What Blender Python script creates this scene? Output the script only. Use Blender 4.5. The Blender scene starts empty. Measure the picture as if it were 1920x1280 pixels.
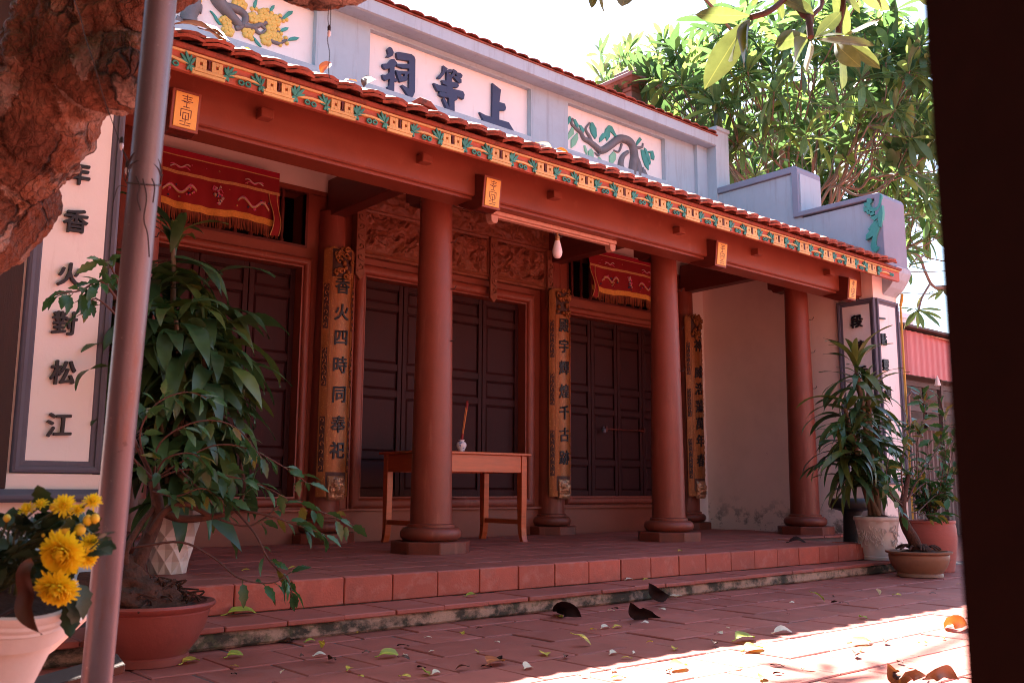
import bpy, bmesh, math, random
from mathutils import Vector, Matrix, Euler, noise
rnd = random.Random(7)
PI = math.pi
scene = bpy.context.scene
COL = scene.collection
# ------------------------------------------------------------------ camera, world, sun, exposure
CAM_Z = 0.67
FPX = 1772.0
PSI, TAU, RHO = math.radians(40.8), math.radians(8.867), math.radians(0.269)
_h = Vector((math.sin(PSI), math.cos(PSI), 0)); _r = Vector((math.cos(PSI), -math.sin(PSI), 0)); _u = Vector((0, 0, 1))
CF = _h*math.cos(TAU) + _u*math.sin(TAU); _c0 = -_h*math.sin(TAU) + _u*math.cos(TAU)
CR = _r*math.cos(RHO) + _c0*math.sin(RHO); CU = -_r*math.sin(RHO) + _c0*math.cos(RHO)
CO = Vector((0, 0, CAM_Z))
cd = bpy.data.cameras.new('camera'); cam = bpy.data.objects.new('camera', cd); COL.objects.link(cam)
cd.sensor_width = 36; cd.lens = FPX/1920*36; cd.clip_start = 0.05; cd.clip_end = 800
cam.matrix_world = Matrix(((CR.x, CU.x, -CF.x, 0), (CR.y, CU.y, -CF.y, 0), (CR.z, CU.z, -CF.z, CAM_Z), (0, 0, 0, 1)))
cd.dof.use_dof = True; cd.dof.focus_distance = 7.0; cd.dof.aperture_fstop = 10.0
scene.camera = cam
SUN_AZ, SUN_EL = math.radians(32), math.radians(52.9)
SUN_V = Vector((math.sin(SUN_AZ)*math.cos(SUN_EL), math.cos(SUN_AZ)*math.cos(SUN_EL), math.sin(SUN_EL)))
w = bpy.data.worlds.new('World'); scene.world = w; w.use_nodes = True
nt = w.node_tree; nt.nodes.clear()
sky = nt.nodes.new('ShaderNodeTexSky'); sky.sky_type = 'NISHITA'; sky.sun_disc = False
sky.sun_elevation = SUN_EL; sky.sun_rotation = SUN_AZ; sky.air_density = 1.0; sky.dust_density = 1.2; sky.ozone_density = 1.0
bg = nt.nodes.new('ShaderNodeBackground'); bg.inputs['Strength'].default_value = 0.06
wo = nt.nodes.new('ShaderNodeOutputWorld')
nt.links.new(sky.outputs[0], bg.inputs[0]); nt.links.new(bg.outputs[0], wo.inputs[0])
sl = bpy.data.lights.new('sun', 'SUN'); sl.energy = 5.0; sl.angle = math.radians(0.5); sl.color = (1.0, 0.93, 0.85)
so = bpy.data.objects.new('sun', sl); COL.objects.link(so); so.location = (5, 5, 20)
so.rotation_euler = (-SUN_V).to_track_quat('-Z', 'Y').to_euler()
vs = scene.view_settings; vs.view_transform = 'Standard'; vs.look = 'None'; vs.gamma = 1.0; vs.use_curve_mapping = False
vs.exposure = 3.12
cy = scene.cycles; cy.max_bounces = 10; cy.diffuse_bounces = 5; cy.glossy_bounces = 4; cy.transmission_bounces = 6
cy.sample_clamp_indirect = 6.0; cy.use_denoising = True; cy.filter_width = 1.0

# ------------------------------------------------------------------ pixel of the photograph -> point on a plane of the place
def ray(px, py): return CR*(px-960) + CU*(640-py) + CF*FPX
def atY(px, py, y):
    d = ray(px, py); return CO + d*(y/d.y)
def atX(px, py, x):
    d = ray(px, py); return CO + d*(x/d.x)
def atZ(px, py, z):
    d = ray(px, py); return CO + d*((z-CAM_Z)/d.z)
def atD(px, py, dist):
    d = ray(px, py); return CO + d*(dist/FPX)

# ------------------------------------------------------------------ materials
def _n(nt, t, **k):
    n = nt.nodes.new(t)
    for a, b in k.items(): setattr(n, a, b)
    return n
def M(name, col, rough=0.6, var=0.18, scale=5.0, bump=0.0, bscale=60.0, metal=0.0, spec=0.4, rndv=0.0, dirt=None, trans=0.0, stretch=(1,1,1), flake=None, vein=False, coat=0.0):
    m = bpy.data.materials.new(name); m.use_nodes = True
    nt = m.node_tree; nt.nodes.clear(); L = nt.links.new
    out = _n(nt, 'ShaderNodeOutputMaterial'); bs = _n(nt, 'ShaderNodeBsdfPrincipled')
    tc = _n(nt, 'ShaderNodeTexCoord'); oi = _n(nt, 'ShaderNodeObjectInfo')
    ad = _n(nt, 'ShaderNodeVectorMath', operation='MULTIPLY_ADD')
    cx = _n(nt, 'ShaderNodeCombineXYZ')
    for i in range(3): L(oi.outputs['Random'], cx.inputs[i])
    L(cx.outputs[0], ad.inputs[0]); ad.inputs[1].default_value = (37, 53, 71); L(tc.outputs['Object'], ad.inputs[2])
    mp = _n(nt, 'ShaderNodeMapping'); mp.inputs['Scale'].default_value = stretch; L(ad.outputs[0], mp.inputs[0])
    n1 = _n(nt, 'ShaderNodeTexNoise'); n1.inputs['Scale'].default_value = scale; n1.inputs['Detail'].default_value = 6; n1.inputs['Roughness'].default_value = 0.62
    L(mp.outputs[0], n1.inputs['Vector'])
    mr = _n(nt, 'ShaderNodeMapRange'); mr.inputs[1].default_value = 0.25; mr.inputs[2].default_value = 0.75
    mr.inputs[3].default_value = 1-var; mr.inputs[4].default_value = 1+var; L(n1.outputs[0], mr.inputs[0])
    val = mr.outputs[0]
    if rndv:
        m2 = _n(nt, 'ShaderNodeMapRange'); m2.inputs[3].default_value = 1-rndv; m2.inputs[4].default_value = 1+rndv; L(oi.outputs['Random'], m2.inputs[0])
        mu = _n(nt, 'ShaderNodeMath', operation='MULTIPLY'); L(val, mu.inputs[0]); L(m2.outputs[0], mu.inputs[1]); val = mu.outputs[0]
    vm = _n(nt, 'ShaderNodeVectorMath', operation='SCALE'); vm.inputs[0].default_value = col[:3]; L(val, vm.inputs['Scale'])
    c = vm.outputs[0]
    if vein:
        sx = _n(nt, 'ShaderNodeSeparateXYZ'); L(tc.outputs['Object'], sx.inputs[0])
        ab = _n(nt, 'ShaderNodeMath', operation='ABSOLUTE'); L(sx.outputs[1], ab.inputs[0])
        vr = _n(nt, 'ShaderNodeMapRange'); vr.inputs[1].default_value = 0.0; vr.inputs[2].default_value = 0.006; vr.inputs[3].default_value = 0.75; vr.inputs[4].default_value = 0.0; L(ab.outputs[0], vr.inputs[0])
        mx = _n(nt, 'ShaderNodeMix', data_type='RGBA'); L(vr.outputs[0], mx.inputs[0]); L(c, mx.inputs[6]); mx.inputs[7].default_value = (min(1, col[0]*2.2+.02), min(1, col[1]*1.9+.02), col[2]*1.8, 1); c = mx.outputs[2]
    for dd in ([dirt] if dirt and not isinstance(dirt, list) else (dirt or [])):
        dcol, dsc, d0, d1, amt = dd[:5]
        n2 = _n(nt, 'ShaderNodeTexNoise'); n2.inputs['Scale'].default_value = dsc; n2.inputs['Detail'].default_value = 9; n2.inputs['Roughness'].default_value = 0.68
        if len(dd) > 5:
            m3 = _n(nt, 'ShaderNodeMapping'); m3.inputs['Scale'].default_value = dd[5]; m3.inputs['Location'].default_value = (3.1, 7.7, 1.3); L(ad.outputs[0], m3.inputs[0]); L(m3.outputs[0], n2.inputs['Vector'])
        else: L(ad.outputs[0], n2.inputs['Vector'])
        r2 = _n(nt, 'ShaderNodeMapRange'); r2.inputs[1].default_value = d0; r2.inputs[2].default_value = d1; r2.inputs[4].default_value = amt; L(n2.outputs[0], r2.inputs[0])
        fac = r2.outputs[0]
        if len(dd) > 6:   # stain confined to a band of heights (world z): (z_full, z_none)
            ge = _n(nt, 'ShaderNodeNewGeometry'); s3 = _n(nt, 'ShaderNodeSeparateXYZ'); L(ge.outputs['Position'], s3.inputs[0])
            r3 = _n(nt, 'ShaderNodeMapRange'); r3.inputs[1].default_value = dd[6][0]; r3.inputs[2].default_value = dd[6][1]; r3.inputs[3].default_value = 1; r3.inputs[4].default_value = 0; L(s3.outputs[2], r3.inputs[0])
            a2 = _n(nt, 'ShaderNodeMath', operation='MULTIPLY'); L(fac, a2.inputs[0]); L(r3.outputs[0], a2.inputs[1]); fac = a2.outputs[0]
        mx = _n(nt, 'ShaderNodeMix', data_type='RGBA'); L(fac, mx.inputs[0]); L(c, mx.inputs[6]); mx.inputs[7].default_value = (*dcol, 1); c = mx.outputs[2]
    L(c, bs.inputs['Base Color'])
    bs.inputs['Roughness'].default_value = rough; bs.inputs['Metallic'].default_value = metal; bs.inputs['Specular IOR Level'].default_value = spec
    if coat: bs.inputs['Coat Weight'].default_value = coat; bs.inputs['Coat Roughness'].default_value = 0.25
    rr = _n(nt, 'ShaderNodeMapRange'); rr.inputs[3].default_value = max(0.05, rough-0.12); rr.inputs[4].default_value = min(1, rough+0.12); L(n1.outputs[0], rr.inputs[0]); L(rr.outputs[0], bs.inputs['Roughness'])
    if bump:
        n3 = _n(nt, 'ShaderNodeTexNoise'); n3.inputs['Scale'].default_value = bscale; n3.inputs['Detail'].default_value = 5; L(mp.outputs[0], n3.inputs['Vector'])
        bp = _n(nt, 'ShaderNodeBump'); bp.inputs['Strength'].default_value = bump; bp.inputs['Distance'].default_value = 0.01; L(n3.outputs[0], bp.inputs['Height']); L(bp.outputs[0], bs.inputs['Normal'])
    sh = bs.outputs[0]
    if trans:
        tr = _n(nt, 'ShaderNodeBsdfTranslucent'); hs = _n(nt, 'ShaderNodeVectorMath', operation='MULTIPLY'); hs.inputs[1].default_value = (1.65, 1.5, 0.95); L(c, hs.inputs[0]); L(hs.outputs[0], tr.inputs[0])
        ms = _n(nt, 'ShaderNodeMixShader'); ms.inputs[0].default_value = trans; L(bs.outputs[0], ms.inputs[1]); L(tr.outputs[0], ms.inputs[2]); sh = ms.outputs[0]
    L(sh, out.inputs[0]); m.diffuse_color = (*col[:3], 1)
    return m
def bark_mat(name):
    m = bpy.data.materials.new(name); m.use_nodes = True; nt = m.node_tree; nt.nodes.clear(); L = nt.links.new
    out = _n(nt, 'ShaderNodeOutputMaterial'); bs = _n(nt, 'ShaderNodeBsdfPrincipled'); tc = _n(nt, 'ShaderNodeTexCoord')
    n0 = _n(nt, 'ShaderNodeTexNoise'); n0.inputs['Scale'].default_value = 7; n0.inputs['Detail'].default_value = 8; L(tc.outputs['Object'], n0.inputs['Vector'])
    wp = _n(nt, 'ShaderNodeVectorMath', operation='MULTIPLY_ADD'); L(n0.outputs['Color'], wp.inputs[0]); wp.inputs[1].default_value = (.16, .16, .16); L(tc.outputs['Object'], wp.inputs[2])
    mp = _n(nt, 'ShaderNodeMapping'); mp.inputs['Scale'].default_value = (1.25, 1.25, .6); L(wp.outputs[0], mp.inputs[0])
    ve = _n(nt, 'ShaderNodeTexVoronoi', feature='DISTANCE_TO_EDGE'); ve.inputs['Scale'].default_value = 9.5; L(mp.outputs[0], ve.inputs['Vector'])
    vc = _n(nt, 'ShaderNodeTexVoronoi', feature='F1'); vc.inputs['Scale'].default_value = 9.5; L(mp.outputs[0], vc.inputs['Vector'])
    v2 = _n(nt, 'ShaderNodeTexVoronoi', feature='DISTANCE_TO_EDGE'); v2.inputs['Scale'].default_value = 46; L(mp.outputs[0], v2.inputs['Vector'])
    sp = _n(nt, 'ShaderNodeSeparateColor'); L(vc.outputs['Color'], sp.inputs[0])
    r1 = _n(nt, 'ShaderNodeValToRGB'); e = r1.color_ramp.elements
    e[0].position = 0; e[0].color = (.050, .019, .011, 1); e[1].position = 1; e[1].color = (.33, .26, .22, 1)
    for p_, c_ in ((.3, (.11, .042, .024)), (.50, (.16, .062, .034)), (.60, (.21, .10, .06)), (.68, (.25, .17, .135))):
        q = e.new(p_); q.color = (*c_, 1)
    n1 = _n(nt, 'ShaderNodeTexNoise'); n1.inputs['Scale'].default_value = 5; n1.inputs['Detail'].default_value = 8; L(tc.outputs['Object'], n1.inputs['Vector'])
    ma = _n(nt, 'ShaderNodeMath', operation='MULTIPLY_ADD'); L(sp.outputs[0], ma.inputs[0]); ma.inputs[1].default_value = .45; 
    mb = _n(nt, 'ShaderNodeMapRange'); mb.inputs[1].default_value = .3; mb.inputs[2].default_value = .7; mb.inputs[3].default_value = 0; mb.inputs[4].default_value = .6; L(n1.outputs[0], mb.inputs[0]); L(mb.outputs[0], ma.inputs[2]); L(ma.outputs[0], r1.inputs[0])
    c1 = _n(nt, 'ShaderNodeMapRange'); c1.inputs[1].default_value = 0; c1.inputs[2].default_value = .055; c1.inputs[3].default_value = .22; c1.inputs[4].default_value = 1; L(ve.outputs[0], c1.inputs[0])
    nm = _n(nt, 'ShaderNodeTexNoise'); nm.inputs['Scale'].default_value = 6.5; nm.inputs['Detail'].default_value = 3; L(tc.outputs['Object'], nm.inputs['Vector'])
    mm_ = _n(nt, 'ShaderNodeMapRange'); mm_.inputs[1].default_value = .46; mm_.inputs[2].default_value = .60; L(nm.outputs[0], mm_.inputs[0])
    c1m = _n(nt, 'ShaderNodeMath', operation='MAXIMUM'); L(c1.outputs[0], c1m.inputs[0]); L(mm_.outputs[0], c1m.inputs[1])
    c2 = _n(nt, 'ShaderNodeMapRange'); c2.inputs[1].default_value = 0; c2.inputs[2].default_value = .12; c2.inputs[3].default_value = .86; c2.inputs[4].default_value = 1; L(v2.outputs[0], c2.inputs[0])
    mu = _n(nt, 'ShaderNodeMath', operation='MULTIPLY'); L(c1m.outputs[0], mu.inputs[0]); L(c2.outputs[0], mu.inputs[1])
    vm = _n(nt, 'ShaderNodeVectorMath', operation='SCALE'); L(r1.outputs[0], vm.inputs[0]); L(mu.outputs[0], vm.inputs['Scale']); L(vm.outputs[0], bs.inputs['Base Color'])
    n3 = _n(nt, 'ShaderNodeTexNoise'); n3.inputs['Scale'].default_value = 70; n3.inputs['Detail'].default_value = 6; L(tc.outputs['Object'], n3.inputs['Vector'])
    hh = _n(nt, 'ShaderNodeMath', operation='MULTIPLY_ADD'); L(n3.outputs[0], hh.inputs[0]); hh.inputs[1].default_value = .8; L(mu.outputs[0], hh.inputs[2])
    bp = _n(nt, 'ShaderNodeBump'); bp.inputs['Strength'].default_value = 1.0; bp.inputs['Distance'].default_value = 0.02; L(hh.outputs[0], bp.inputs['Height']); L(bp.outputs[0], bs.inputs['Normal'])
    bs.inputs['Roughness'].default_value = .75; bs.inputs['Specular IOR Level'].default_value = .25; L(bs.outputs[0], out.inputs[0]); return m
def lighten(c, k): return tuple(x*k for x in c)

RED = (0.220, 0.052, 0.029)
mat = {}
mat['red'] = M('red_paint', RED, 0.42, 0.10, 3.0, 0.05, 120, dirt=[((0.13, 0.032, 0.022), 2.2, 0.52, 0.75, 0.5), ((0.34, 0.12, 0.08), 9, 0.58, 0.72, 0.3), ((0.40, 0.22, 0.17), 30, 0.71, 0.735, 0.5)])
mat['redcol'] = M('red_column_paint', (0.205, 0.044, 0.025), 0.44, 0.16, 4.0, 0.14, 200, dirt=[((0.42, 0.13, 0.09), 90, 0.62, 0.7, 0.35), ((0.15, 0.03, 0.02), 3, 0.6, 0.75, 0.4), ((0.10, 0.032, 0.024), 5, 0.42, 0.62, 0.65, (1, 1, .6), (0.28, .75)), ((0.34, 0.12, 0.08), 7, 0.56, 0.70, 0.45, (2, 2, .3)), ((0.45, 0.24, 0.18), 26, 0.70, 0.725, 0.6)])
mat['redwood'] = M('dark_red_wood', (0.11, 0.020, 0.013), 0.45, 0.2, 6, 0.08, 60, stretch=(1, 1, 6))
mat['white'] = M('white_limewash', (0.82, 0.72, 0.66), 0.8, 0.05, 2.0, 0.08, 90, dirt=((0.50, 0.42, 0.36), 1.6, 0.55, 0.85, 0.35))
mat['ochrewall'] = M('bounce_ochre_wall', (0.42, 0.33, 0.25), 0.85, 0.12, 1.5)  # front of the added hall, toned to bounce warm light
mat['gable'] = M('stained_white_limewash', (0.87, 0.70, 0.62), 0.8, 0.06, 2.0, 0.08, 90, dirt=[((0.62, 0.46, 0.38), 1.3, 0.5, 0.8, 0.45), ((0.10, 0.07, 0.05), 4.5, 0.50, 0.58, 0.9, (1, 1, 1.3), (0.25, 0.62)), ((0.28, 0.06, 0.04), 14, 0.66, 0.70, 0.7, (1, 1, 1), (0.3, 2.6))])
mat['panelw'] = M('white_panel_plaster', (0.80, 0.78, 0.76), 0.75, 0.04, 3.0, 0.06, 80, dirt=[((0.62, 0.53, 0.46), 2.0, 0.58, 0.85, 0.35), ((0.50, 0.44, 0.40), 5, 0.58, 0.74, 0.4, (3, 3, 0.4)), ((0.25, 0.2, 0.18), 40, 0.71, 0.735, 0.5)])
mat['grey'] = M('blue_grey_limewash', (0.39, 0.495, 0.565), 0.8, 0.06, 2.4, 0.06, 70, dirt=[((0.31, 0.35, 0.41), 1.6, 0.5, 0.8, 0.5), ((0.25, 0.27, 0.31), 3.5, 0.53, 0.70, 0.5, (4, 4, 0.35)), ((0.62, 0.60, 0.64), 5, 0.60, 0.75, 0.3, (3, 3, 0.5))])
mat['slate'] = M('slate_blue_coping_paint', (0.235, 0.275, 0.355), 0.75, 0.08, 4, 0.08, 60, dirt=((0.34, 0.37, 0.44), 6, 0.58, 0.75, 0.35))
mat['dgrey'] = M('dark_grey_trim', (0.10, 0.10, 0.135), 0.65, 0.10, 4.0, 0.08, 60, dirt=((0.20, 0.19, 0.23), 6, 0.58, 0.75, 0.35, (3, 3, .6)))
mat['tile'] = M('terracotta_floor_tile', (0.325, 0.086, 0.064), 0.55, 0.16, 7.0, 0.10, 90, spec=0.28, rndv=0.16, dirt=[((0.40, 0.20, 0.185), 6, 0.52, 0.78, 0.38), ((0.14, 0.06, 0.055), 11, 0.60, 0.72, 0.5), ((0.50, 0.36, 0.34), 40, 0.68, 0.72, 0.5)])
mat['riser'] = M('terracotta_riser_tile', (0.36, 0.075, 0.045), 0.6, 0.12, 7.0, 0.12, 90, rndv=0.15, dirt=[((0.50, 0.24, 0.19), 11, 0.52, 0.72, 0.4), ((0.15, 0.05, 0.04), 6, 0.52, 0.72, 0.5), ((0.10, 0.05, 0.04), 30, 0.66, 0.70, 0.5)])
mat['mortar'] = M('grey_mortar', (0.13, 0.10, 0.095), 0.9, 0.3, 12, 0.2, 120)
mat['moss'] = M('mossy_concrete', (0.40, 0.25, 0.18), 0.9, 0.25, 10, 0.35, 60, dirt=[((0.035, 0.03, 0.02), 5.5, 0.42, 0.55, 0.95, (1, 1, 1.4)), ((0.10, 0.095, 0.045), 16, 0.55, 0.62, 0.6)])
mat['rtile'] = M('roof_tile', (0.30, 0.075, 0.046), 0.75, 0.25, 9.0, 0.35, 70, rndv=0.25, dirt=[((0.07, 0.035, 0.03), 13, 0.52, 0.64, 0.75), ((0.45, 0.24, 0.19), 22, 0.64, 0.72, 0.4)])
mat['door'] = M('dark_brown_door_paint', (0.036, 0.0085, 0.0095), 0.6, 0.16, 5, 0.10, 50, spec=0.2, stretch=(6, 6, 1), dirt=[((0.12, 0.06, 0.05), 16, 0.62, 0.72, 0.5, (5, 5, 1)), ((0.015, 0.005, 0.005), 3, 0.5, 0.7, 0.5, (2, 2, .5))])
mat['black'] = M('shade_black', (0.008, 0.006, 0.006), 0.9, 0.1)  # black stands in for the shade behind windows and doors
mat['carved'] = M('carved_brown_wood', (0.20, 0.062, 0.032), 0.5, 0.25, 14, 0.2, 130, dirt=[((0.30, 0.12, 0.04), 9, 0.55, 0.72, 0.5), ((0.06, 0.02, 0.015), 6, 0.58, 0.7, 0.5)])
mat['gilt'] = M('aged_gilt_lacquer', (0.27, 0.092, 0.024), 0.40, 0.25, 9, 0.12, 160, metal=0.25, dirt=[((0.55, 0.31, 0.08), 60, 0.56, 0.66, 0.6), ((0.13, 0.045, 0.02), 4.5, 0.55, 0.75, 0.6)])
mat['giltdark'] = M('worn_dark_carving', (0.055, 0.017, 0.012), 0.5, 0.3, 20, 0.2, 120)
mat['mask'] = M('worn_gold_mask', (0.45, 0.24, 0.13), 0.35, 0.3, 18, 0.25, 90, metal=0.55, dirt=((0.12, 0.05, 0.05), 25, 0.5, 0.65, 0.6))
mat['ink'] = M('black_lacquer', (0.012, 0.011, 0.016), 0.5, 0.1)
mat['navy'] = M('navy_paint', (0.045, 0.058, 0.120), 0.6, 0.08, 6, 0.05, 60)
mat['yellow'] = M('ochre_yellow_paint', (0.68, 0.48, 0.20), 0.6, 0.14, 10, 0.15, 60, rndv=.12, dirt=[((0.36, 0.18, 0.08), 20, 0.54, 0.70, 0.55), ((0.16, 0.07, 0.04), 34, 0.64, 0.70, 0.6)])
mat['goldp'] = M('gold_plaque_paint', (0.74, 0.44, 0.10), 0.45, 0.08, 9, 0.1, 50)
mat['teal'] = M('teal_paint', (0.055, 0.30, 0.26), 0.6, 0.2, 12, 0.1, 60, rndv=.15)
mat['mint'] = M('mint_green_paint', (0.22, 0.50, 0.33), 0.6, 0.14, 12, 0.1, 60)
mat['relgrey'] = M('grey_relief_paint', (0.17, 0.165, 0.175), 0.7, 0.2, 10, 0.2, 50)
mat['relyel'] = M('yellow_relief_paint', (0.72, 0.52, 0.13), 0.6, 0.10, 12, 0.15, 60)
mat['fasback'] = M('salmon_red_board', (0.42, 0.105, 0.062), 0.6, 0.14, 8, 0.1, 60)
mat['pole'] = M('dull_painted_steel', (0.155, 0.135, 0.155), 0.38, 0.12, 5, 0.06, 200, metal=0.5, dirt=[((0.16, 0.085, 0.06), 7, 0.55, 0.68, 0.55, (4, 4, .5)), ((0.06, 0.045, 0.05), 18, 0.66, 0.70, 0.6), ((0.55, 0.5, 0.5), 80, 0.64, 0.7, 0.35)])
mat['post'] = M('near_black_timber', (0.011, 0.0055, 0.0048), 0.9, 0.25, 5, 0.2, 40, spec=0.08)
mat['planks'] = M('dark_brown_planks', (0.035, 0.015, 0.011), 0.7, 0.3, 6, 0.2, 40, stretch=(8, 8, 1))
mat['bark'] = bark_mat('flaking_red_brown_bark')
mat['ftrunk'] = M('frangipani_bark', (0.20, 0.14, 0.11), 0.85, 0.25, 8, 0.3, 40)
mat['twig'] = M('red_brown_twig', (0.075, 0.034, 0.025), 0.7, 0.2, 20)
mat['fleafa'] = M('frangipani_leaf', (0.080, 0.165, 0.075), 0.30, 0.2, 8, trans=0.44, rndv=0.3, vein=True)
mat['fleafb'] = M('frangipani_leaf_young', (0.145, 0.225, 0.075), 0.34, 0.2, 8, trans=0.5, rndv=0.25, vein=True)
mat['nleaf'] = M('thin_sunlit_leaf', (0.105, 0.138, 0.055), 0.38, 0.2, 8, trans=0.5, rndv=0.15, vein=True)
mat['dleaf'] = M('dracaena_leaf', (0.040, 0.090, 0.030), 0.36, 0.25, 9, trans=0.16, rndv=0.4, spec=0.45, dirt=((0.17, 0.15, 0.04), 7, 0.62, 0.74, 0.5))
mat['dleafy'] = M('dracaena_leaf_pale', (0.085, 0.125, 0.028), 0.32, 0.22, 9, trans=0.18, rndv=0.2, spec=0.5)
mat['bleaf'] = M('bonsai_leaf', (0.036, 0.105, 0.034), 0.35, 0.2, 14, trans=0.25, rndv=0.3)
mat['bleafy'] = M('bonsai_leaf_yellowing', (0.16, 0.15, 0.03), 0.4, 0.2, 14, trans=0.3, rndv=0.2)
mat['cleaf'] = M('chrysanthemum_leaf', (0.022, 0.045, 0.020), 0.5, 0.25, 18, trans=0.1, rndv=0.3)
mat['stem'] = M('plant_stem', (0.12, 0.085, 0.05), 0.8, 0.25, 20, 0.3, 60)
mat['gstem'] = M('green_stem', (0.07, 0.085, 0.03), 0.6, 0.2, 20)
mat['petal'] = M('yellow_petal', (0.80, 0.66, 0.03), 0.5, 0.10, 20, trans=0.25)
mat['bud'] = M('yellow_bud', (0.76, 0.54, 0.04), 0.5, 0.15, 30)
mat['soil'] = M('dark_root_soil', (0.060, 0.026, 0.016), 0.95, 0.45, 25, 0.8, 60)
mat['potwhite'] = M('stained_white_pot', (0.62, 0.55, 0.50), 0.55, 0.06, 3, 0.06, 60, dirt=[((0.36, 0.20, 0.15), 16, 0.64, 0.7, 0.55, (1, 1, .6)), ((0.50, 0.38, 0.33), 2.5, 0.52, 0.75, 0.45)])
mat['bowl'] = M('red_glazed_bowl', (0.24, 0.055, 0.042), 0.48, 0.16, 5, 0.1, 60, dirt=((0.11, 0.035, 0.03), 7, 0.55, 0.68, 0.5))
mat['bowl2'] = M('ochre_clay_bowl', (0.25, 0.115, 0.065), 0.5, 0.16, 5, 0.1, 60, dirt=((0.12, 0.05, 0.03), 6, 0.54, 0.7, 0.5))
mat['redpot'] = M('red_clay_pot', (0.36, 0.095, 0.075), 0.6, 0.12, 5, 0.12, 40, stretch=(1, 1, 5))
mat['table'] = M('varnished_table_wood', (0.42, 0.080, 0.022), 0.32, 0.25, 4, 0.05, 30, stretch=(1, 1, 8), coat=0.3)
mat['porcelain'] = M('white_porcelain', (0.72, 0.72, 0.76), 0.2, 0.03, dirt=((0.05, 0.08, 0.30), 26, 0.56, 0.60, 0.95))
mat['incense'] = M('incense_orange', (0.60, 0.20, 0.05), 0.7, 0.1)
mat['crimson'] = M('crimson_incense_tip', (0.25, 0.02, 0.02), 0.7, 0.1)
mat['velvet'] = M('red_velvet', (0.24, 0.010, 0.014), 0.8, 0.12, 4, 0.1, 200)
mat['velvetb'] = M('bright_red_velvet_band', (0.36, 0.008, 0.03), 0.8, 0.1, 4)
mat['goldcloth'] = M('gold_brocade', (0.62, 0.30, 0.055), 0.6, 0.25, 60, 0.3, 120)
mat['goldthread'] = M('gold_thread', (0.55, 0.33, 0.12), 0.5, 0.3, 90)
mat['fringe'] = M('red_gold_fringe', (0.22, 0.055, 0.022), 0.8, 0.35, 40)
mat['pinkthread'] = M('pink_thread', (0.62, 0.10, 0.22), 0.6, 0.2, 60)
mat['bluethread'] = M('dark_blue_thread', (0.035, 0.05, 0.13), 0.6, 0.2, 60)
mat['silverthread'] = M('pale_thread', (0.55, 0.45, 0.40), 0.6, 0.2, 60)
mat['bulb'] = M('frosted_bulb', (0.80, 0.74, 0.76), 0.3, 0.02)
mat['brass'] = M('aged_brass', (0.42, 0.20, 0.08), 0.4, 0.15, metal=0.6)
mat['batten'] = M('peeling_batten', (0.50, 0.27, 0.20), 0.7, 0.2, 18, 0.3, 60)
mat['wire'] = M('dark_wire', (0.03, 0.02, 0.02), 0.6, 0.1)
mat['awning'] = M('faded_red_sheet', (0.46, 0.15, 0.15), 0.5, 0.12, 2, dirt=((0.6, 0.3, 0.28), 4, 0.55, 0.75, 0.35, (1, 1, .3)))
mat['ply'] = M('tan_underlay', (0.50, 0.26, 0.15), 0.7, 0.15, 4)
mat['rust'] = M('dark_rusty_metal', (0.065, 0.040, 0.036), 0.6, 0.3, 8)
mat['cgrey'] = M('grey_corrugated', (0.10, 0.07, 0.066), 0.6, 0.15, 4, stretch=(1, 1, .3))
mat['stone'] = M('brown_stone_finial', (0.23, 0.13, 0.12), 0.8, 0.25, 8, 0.3, 40)
mat['slab'] = M('grey_stone_slab', (0.27, 0.24, 0.225), 0.85, 0.2, 9, 0.25, 60)
mat['dstone'] = M('black_stone', (0.02, 0.016, 0.015), 0.5, 0.2)
mat['yconduit'] = M('yellow_conduit', (0.60, 0.36, 0.06), 0.5, 0.1)
mat['lbrown'] = M('dry_brown_leaf', (0.065, 0.021, 0.012), 0.55, 0.3, 25, trans=0.12, vein=True)
mat['ldark'] = M('dark_dead_leaf', (0.022, 0.010, 0.009), 0.9, 0.3, 25, spec=0.1, vein=True)
mat['lorange'] = M('orange_dead_leaf', (0.36, 0.10, 0.028), 0.5, 0.25, 20, trans=0.2, vein=True)
mat['lyellow'] = M('yellow_fallen_leaf', (0.46, 0.37, 0.05), 0.5, 0.2, 20, trans=0.2, vein=True)
mat['lgreen'] = M('yellow_green_fallen_leaf', (0.27, 0.31, 0.035), 0.5, 0.2, 20, trans=0.2, vein=True)
mat['lcream'] = M('cream_petal', (0.66, 0.60, 0.47), 0.5, 0.15, 20, trans=0.2)
mat['ground'] = M('paved_ground', (0.36, 0.125, 0.092), 0.7, 0.15, 0.8, 0.1, 20)

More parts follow.
